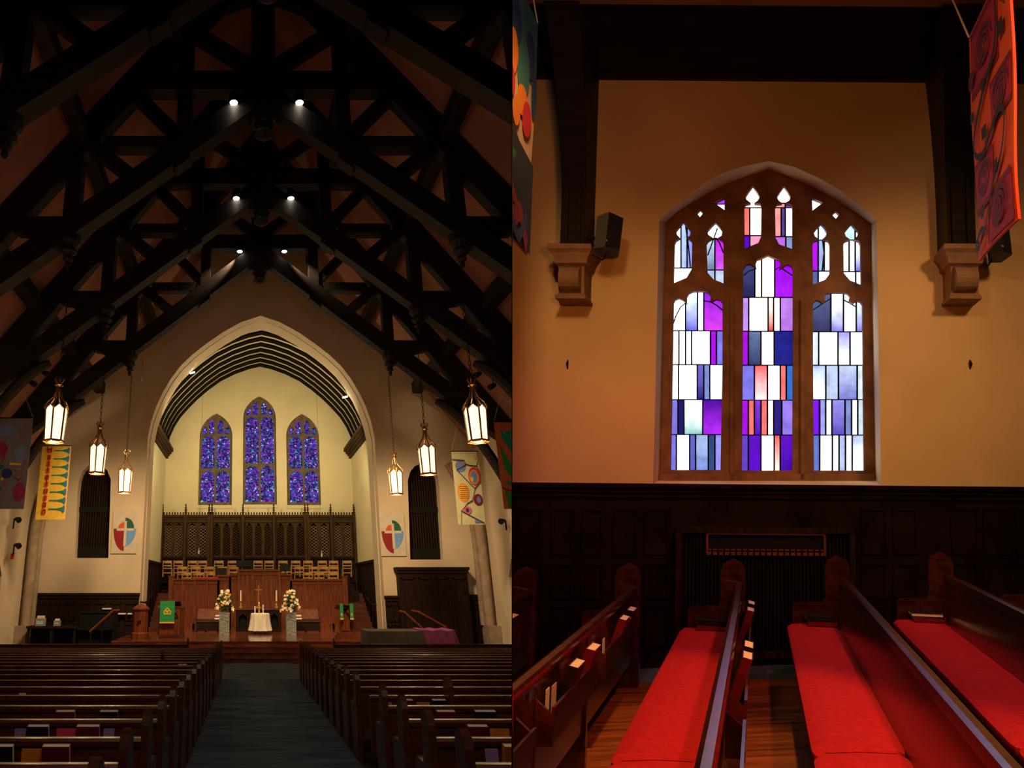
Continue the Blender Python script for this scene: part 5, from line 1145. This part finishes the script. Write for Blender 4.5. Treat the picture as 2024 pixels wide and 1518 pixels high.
sh = [(crim, sq(.06, .72, .03, .30)), (dred, ribbon([(.06, .03), (.72, .03), (.72, .30), (.06, .30)], .03)), (crim, sq(.5, .98, .37, .53)), (dred, ribbon([(.98, .37), (.5, .37), (.5, .53), (.98, .53)], .025)), (crim, sq(.03, .5, .61, .80)), (dred, ribbon([(.03, .61), (.5, .61), (.5, .8), (.03, .8)], .025)), (crim, sq(.42, .98, .80, .99)), (dred, ribbon([(.98, .80), (.42, .80), (.42, .99)], .025)),
      (pn_, spiral(.42, .17, .22, .022)), (pn_, spiral(.74, .45, .2, .022)), (pn_, spiral(.28, .70, .19, .022)), (pn_, spiral(.7, .89, .2, .022)), (pn_, spiral(.12, .24, .08, .03, 2)),
      (dg, ribbon(smoothp([(.8, .0), (.78, .12), (.72, .26), (.4, .36), (.14, .48), (.12, .56), (.3, .60), (.5, .56), (.72, .52), (.86, .57), (.8, .7), (.55, .78), (.45, .86), (.35, .92), (.2, .9), (.02, .94)]), .03)),
      (dg, sq(.8, .92, .20, .26)), (dg, sq(.08, .18, .38, .42)), (dg, sq(.32, .44, .50, .55)), (dg, sq(.62, .72, .70, .75)), (dg, ellipse(.44, .34, .05, .025, 10)), (dg, ellipse(.3, .84, .07, .03, 10)), (dg, sq(.12, .24, .955, .985)), (dg, [(.84, .1), (.96, .16), (.9, .02)])]
rb(1.585, 2.62, 1.88, 3.38, 1.62, 'spiral_banner', 'orange and crimson banner with dark spirals right of the window', sco, sh, False)
ivory = flat('ivory_canvas', (190, 160, 130)); org2 = flat('amber_paint', (215, 120, 30)); dkb = flat('midnight_paint', (25, 30, 50)); tl2 = flat('sea_paint', (50, 110, 115)); dbl = flat('cobalt_paint', (25, 55, 105))
sh = [(tl2, [(0, 0), (1, .0), (1, .30), (.5, .33), (0, .12)]), (lbl, ellipse(.35, .05, .2, .04)), (dbl, ellipse(.55, .17, .1, .09)), (dbl, ellipse(.85, .20, .1, .10)), (tl2, ellipse(.72, .3, .12, .12)), (dbl, ellipse(.95, .34, .06, .1)), (org2, ellipse(.5, .30, .1, .09)), (org2, ellipse(.72, .43, .1, .06)), (drd, ellipse(.45, .42, .12, .07)), (drd, ellipse(.82, .48, .09, .07)), (org2, ellipse(.62, .5, .07, .06)), (dkb, [(0, .5), (.4, .52), (.7, .60), (1, .63), (1, 1), (0, 1)]), (dkr, ribbon(smoothp([(.4, .66), (.6, .72), (.8, .7), (.95, .78)]), .05)), (dkr, ribbon(smoothp([(.45, .76), (.65, .84), (.8, .8), (.95, .92)]), .07)), (grn, ellipse(.6, .68, .05, .02)), (dkr, ribbon(smoothp([(.4, .88), (.6, .92), (.75, .88), (.9, .99)]), .08)), (dbl, ribbon(smoothp([(.5, .92), (.7, .98), (.9, .86)]), .05))]
sh = [(m_, [(1-x, y) for x, y in p] if not isinstance(p[0][0], tuple) else [[(1-x, y) for x, y in g] for g in p]) for m_, p in sh]
rb(-1.635, 2.85, 1.98, 3.38, 1.60, 'painted_aisle_banner', 'painted banner with blue, orange and red blotches at the left edge of the window wall', ivory, sh, True)
# chair rail and wainscot
mb = MB(); dp = .16
rbox(mb, -2.9, 6.2, hh(966), hh(957.5), 0, .10); rbox(mb, -2.9, 6.2, hh(975), hh(966), 0, .07); rbox(mb, -2.9, 6.2, hh(985), hh(975), 0, .05)
mb.loft([RM(-2.9, -1.98, .0), RM(6.2, -1.7, 0), RM(6.2, hh(985), 0), RM(-2.9, hh(985), 0)], [RM(-2.9, -1.98, .025), RM(6.2, -1.7, .025), RM(6.2, hh(985), .025), RM(-2.9, hh(985), .025)])
P_ = [(1024, 1076), (1092, 1138), (1152, 1196), (1214, 1262), (1275, 1325), (1703, 1752), (1766, 1812), (1880, 1930), (1944, 1998), (2008, 2060), (2070, 2120)]
for (u0, u1) in P_:
    for v0, v1 in ((1005, 1095), (1112, 1180), (1195, 1275)):
        a0, h0 = RW(u0, v1); a1, h1 = RW(u1, v0); w_ = .02
        for q in ((a0, a1, h0, h0+w_), (a0, a1, h1-w_, h1), (a0, a0+w_, h0, h1), (a1-w_, a1, h0, h1)): rbox(mb, *q, .025, .045)
struct('trim_6', mb, mat('aisle_panelling', (.010, .004, .0025), .35, var=.3, scale=4), 'R', label='dark panelled wainscot and chair rail under the aisle window')
# radiator grille in its recess
a0, h1 = RW(1340, 1040); a1, h0 = RW(1690, 1296)
t = thing('radiator_grille', 'dark wooden radiator cover with a slotted lit-edged grille under the window', 'radiator cover', RM((a0+a1)/2, h0, .1))
mb = MB(); rbox(mb, a0, a1, h0, h0+.05, .03, .13); rbox(mb, a0, a1, h1-.05, h1, .03, .13); rbox(mb, a0, a0+.05, h0, h1, .03, .13); rbox(mb, a1-.05, a1, h0, h1, .03, .13); mb.build('frame', darkp, t, 'R')
mb = MB(); n = 46
for i in range(n): x = a0+.06+(a1-a0-.12)*i/(n-1); rbox(mb, x-.008, x+.008, h0+.05, h1-.05, .05, .08)
mb.build('bars', black, t, 'R')
g0, k1 = RW(1398, 1050); g1, k0 = RW(1630, 1096); rose = mat('rose_lit_edge', (.16, .04, .03), .4)  # light on the grille edges is put into this rose colour
mb = MB(); rbox(mb, g0, g1, k1-.02, k1, .08, .12); rbox(mb, g0, g0+.02, k0, k1, .08, .12); rbox(mb, g1-.02, g1, k0, k1, .08, .12)
n = 20
for i in range(n): x = g0+(g1-g0)*(i+.5)/n; rbox(mb, x-.02, x+.02, k0, k0+.03, .08, .13); rbox(mb, x-.02, x+.02, k0+.045, k0+.055, .08, .12)
mb.build('slotted_grille', rose, t, 'R')
rbox(MB(), g0, g1, k0, k1, .07, .085).build('grille_back', black, t, 'R')
# aisle floor: carpet strip by the wall, brass edge, planks
mb = MB()
f = lambda a, t, e=0: RM(a, hr(a)+e, t)
mb.loft([f(-4, .0, -.08), f(6.2, .0, -.08), f(6.2, 6.0, -.08), f(-4, 6.0, -.08)], [f(-4, 0), f(6.2, 0), f(6.2, 6.0), f(-4, 6.0)])
struct('floor_aisle', mb, rplank, 'R')
mb = MB(); mb.loft([f(-4, .03, .001), f(6.2, .03, .001), f(6.2, .50, .001), f(-4, .50, .001)], [f(-4, .03, .012), f(6.2, .03, .012), f(6.2, .50, .012), f(-4, .50, .012)])
tag(mb.build('wall_side_carpet', carpet, None, 'R'), 'narrow dark blue carpet strip along the foot of the window wall', 'carpet')
mb = MB(); mb.loft([f(-4, .50, .001), f(6.2, .50, .001), f(6.2, .52, .001), f(-4, .52, .001)], [f(-4, .50, .016), f(6.2, .50, .016), f(6.2, .52, .016), f(-4, .52, .016)])
tag(mb.build('carpet_edge_strip', brass, None, 'R'), 'thin brass strip edging the carpet by the window wall', 'edge strip')
# plank joints
# pews
T0 = .50
def rfn(a_): return lambda d, h, w_: RM(a_-d, hr(a_)+h, T0+w_)
sc = 5.8/F
PW = [(-3.02, 'pew cut off by the left edge of the aisle picture'), ((1048-1500)*sc, 'aisle pew farthest left with one hymnal rack in sight'), ((1248-1500)*sc, 'aisle pew with two full hymnal racks on its back'), ((1450-1500)*sc, 'middle aisle pew with a bright pink-lit rail and a long red cushion'), ((1651-1500)*sc, 'aisle pew with a dark book stack at its wall end, right of the middle'), ((1851-1500)*sc, 'aisle pew with an open-edged white book at its wall end'), ((2053-1500)*sc, 'aisle pew cut off by the right edge')]
rwood = mat('aisle_mahogany', (.055, .014, .008), .28, var=.3, scale=3, stretch=(3, 6, 6), coat=.5)
for i, (a_, lb) in enumerate(PW):
    if i == 0: continue
    pew(rfn(a_), .06, 4.6, [.03], [1.67, 2.70, 3.75], [(.55, 1.55), (1.78, 2.6), (2.85, 3.65)], [.10, 2.77, 4.55], 'R', lb, 'aisle pews with red cushions', mats=rwood)
# books in the racks of the aisle pews
G = 'hymnals in the aisle pew racks'; GL = 'leaflets in the aisle pew racks'
def rbook(i, w_, cov, top, label, wd=.15, th=.045): book(rfn(PW[i][0]), w_-wd/2, w_+wd/2, top, cov, 'R', label, G, thick=th+.01, d0=-.115, near=True)
def rsheet(i, w_, m_, top, label, wd=.12): sheet(rfn(PW[i][0]), w_-wd/2, w_+wd/2, top, m_, 'R', label, GL, d0=-.12)
rbook(2, .72, ink, .80, 'black hymnal at the wall end of the far rack on the two-rack pew')
rbook(2, .97, maroon, .785, 'maroon hymnal left of the black one in the far rack on the two-rack pew')
rbook(2, .845, maroon, .76, 'thin maroon hymnal between two others in the far rack', .07, .04)
rsheet(2, 1.40, paper, .74, 'white leaflet in the far rack of the two-rack pew', .05)
rbook(2, 1.87, maroon, .80, 'maroon hymnal with white pages in the near rack of the two-rack pew')
rsheet(2, 2.03, orange, .74, 'orange leaflet in the near rack of the two-rack pew', .1)
rbook(2, 2.22, ink, .80, 'thick black hymnal in the near rack of the two-rack pew')
rsheet(2, 2.44, cream, .76, 'cream leaflet in the near rack of the two-rack pew', .07)
rsheet(2, 2.54, paper, .77, 'white leaflet beside the cream one in the near rack', .05)
rbook(1, .72, ink, .78, 'black hymnal in the rack of the farthest left aisle pew')
rsheet(1, .88, orange, .73, 'orange leaflet in the rack of the farthest left aisle pew')
rbook(3, .64, ink, .80, 'upper black hymnal peeping over the bright rail of the middle pew')
rbook(3, .86, maroon, .79, 'upper maroon hymnal behind the bright rail of the middle pew')
rbook(3, 1.95, ink, .80, 'lower black hymnal behind the bright rail of the middle pew')
rbook(3, 2.15, maroon, .79, 'lower maroon hymnal behind the bright rail of the middle pew')
# books lying on the seats by the wall
def lying(i, w0, w1, d0, d1, mats, top_white, lab):
    fn = rfn(PW[i][0]); z = .50
    for k, m_ in enumerate(mats):
        th = .035; sk = .02*k; z0 = z+k*(th+.004); wsk = .01*k
        t = thing('seat_book', lab[k], 'book', fn((d0+d1)/2, z0, (w0+w1)/2), 'books lying on the aisle pew seats')
        mb = MB(); g = lambda x, y, zz: fn(x, zz, y+wsk-.18*(x-d0)*k)
        mb.box(d0+sk, d1+sk, w0, w1, z0, z0+.005, g); mb.box(d0+sk, d1+sk, w0, w1, z0+th-.005, z0+th, g); mb.box(d0+sk, d1+sk, w0, w0+.005, z0, z0+th, g)
        if not (top_white and k == 1): mb.box(d0+sk, d1+sk, w1-.005, w1, z0, z0+th, g)
        mb.build('cover', m_, t, 'R'); mb = MB(); mb.box(d0+sk+.004, d1+sk-.004, w0+.006, w1-.006, z0+.005, z0+th-.005, g); mb.build('pages', paper, t, 'R')
lying(3, .12, .27, .03, .30, [maroon, ink], False, ['red book under the black one on the middle aisle pew seat', 'black book on top of the red one on the middle aisle pew seat'])
lying(4, .12, .27, .03, .28, [maroon, ink], False, ['red book lowest on the seat right of the middle pew', 'black book on top of the stack right of the middle pew'])
lying(5, .12, .27, .03, .29, [maroon, ink], True, ['red book lowest on the seat of the last but one aisle pew', 'black book showing white page edges on the last but one aisle pew seat'])
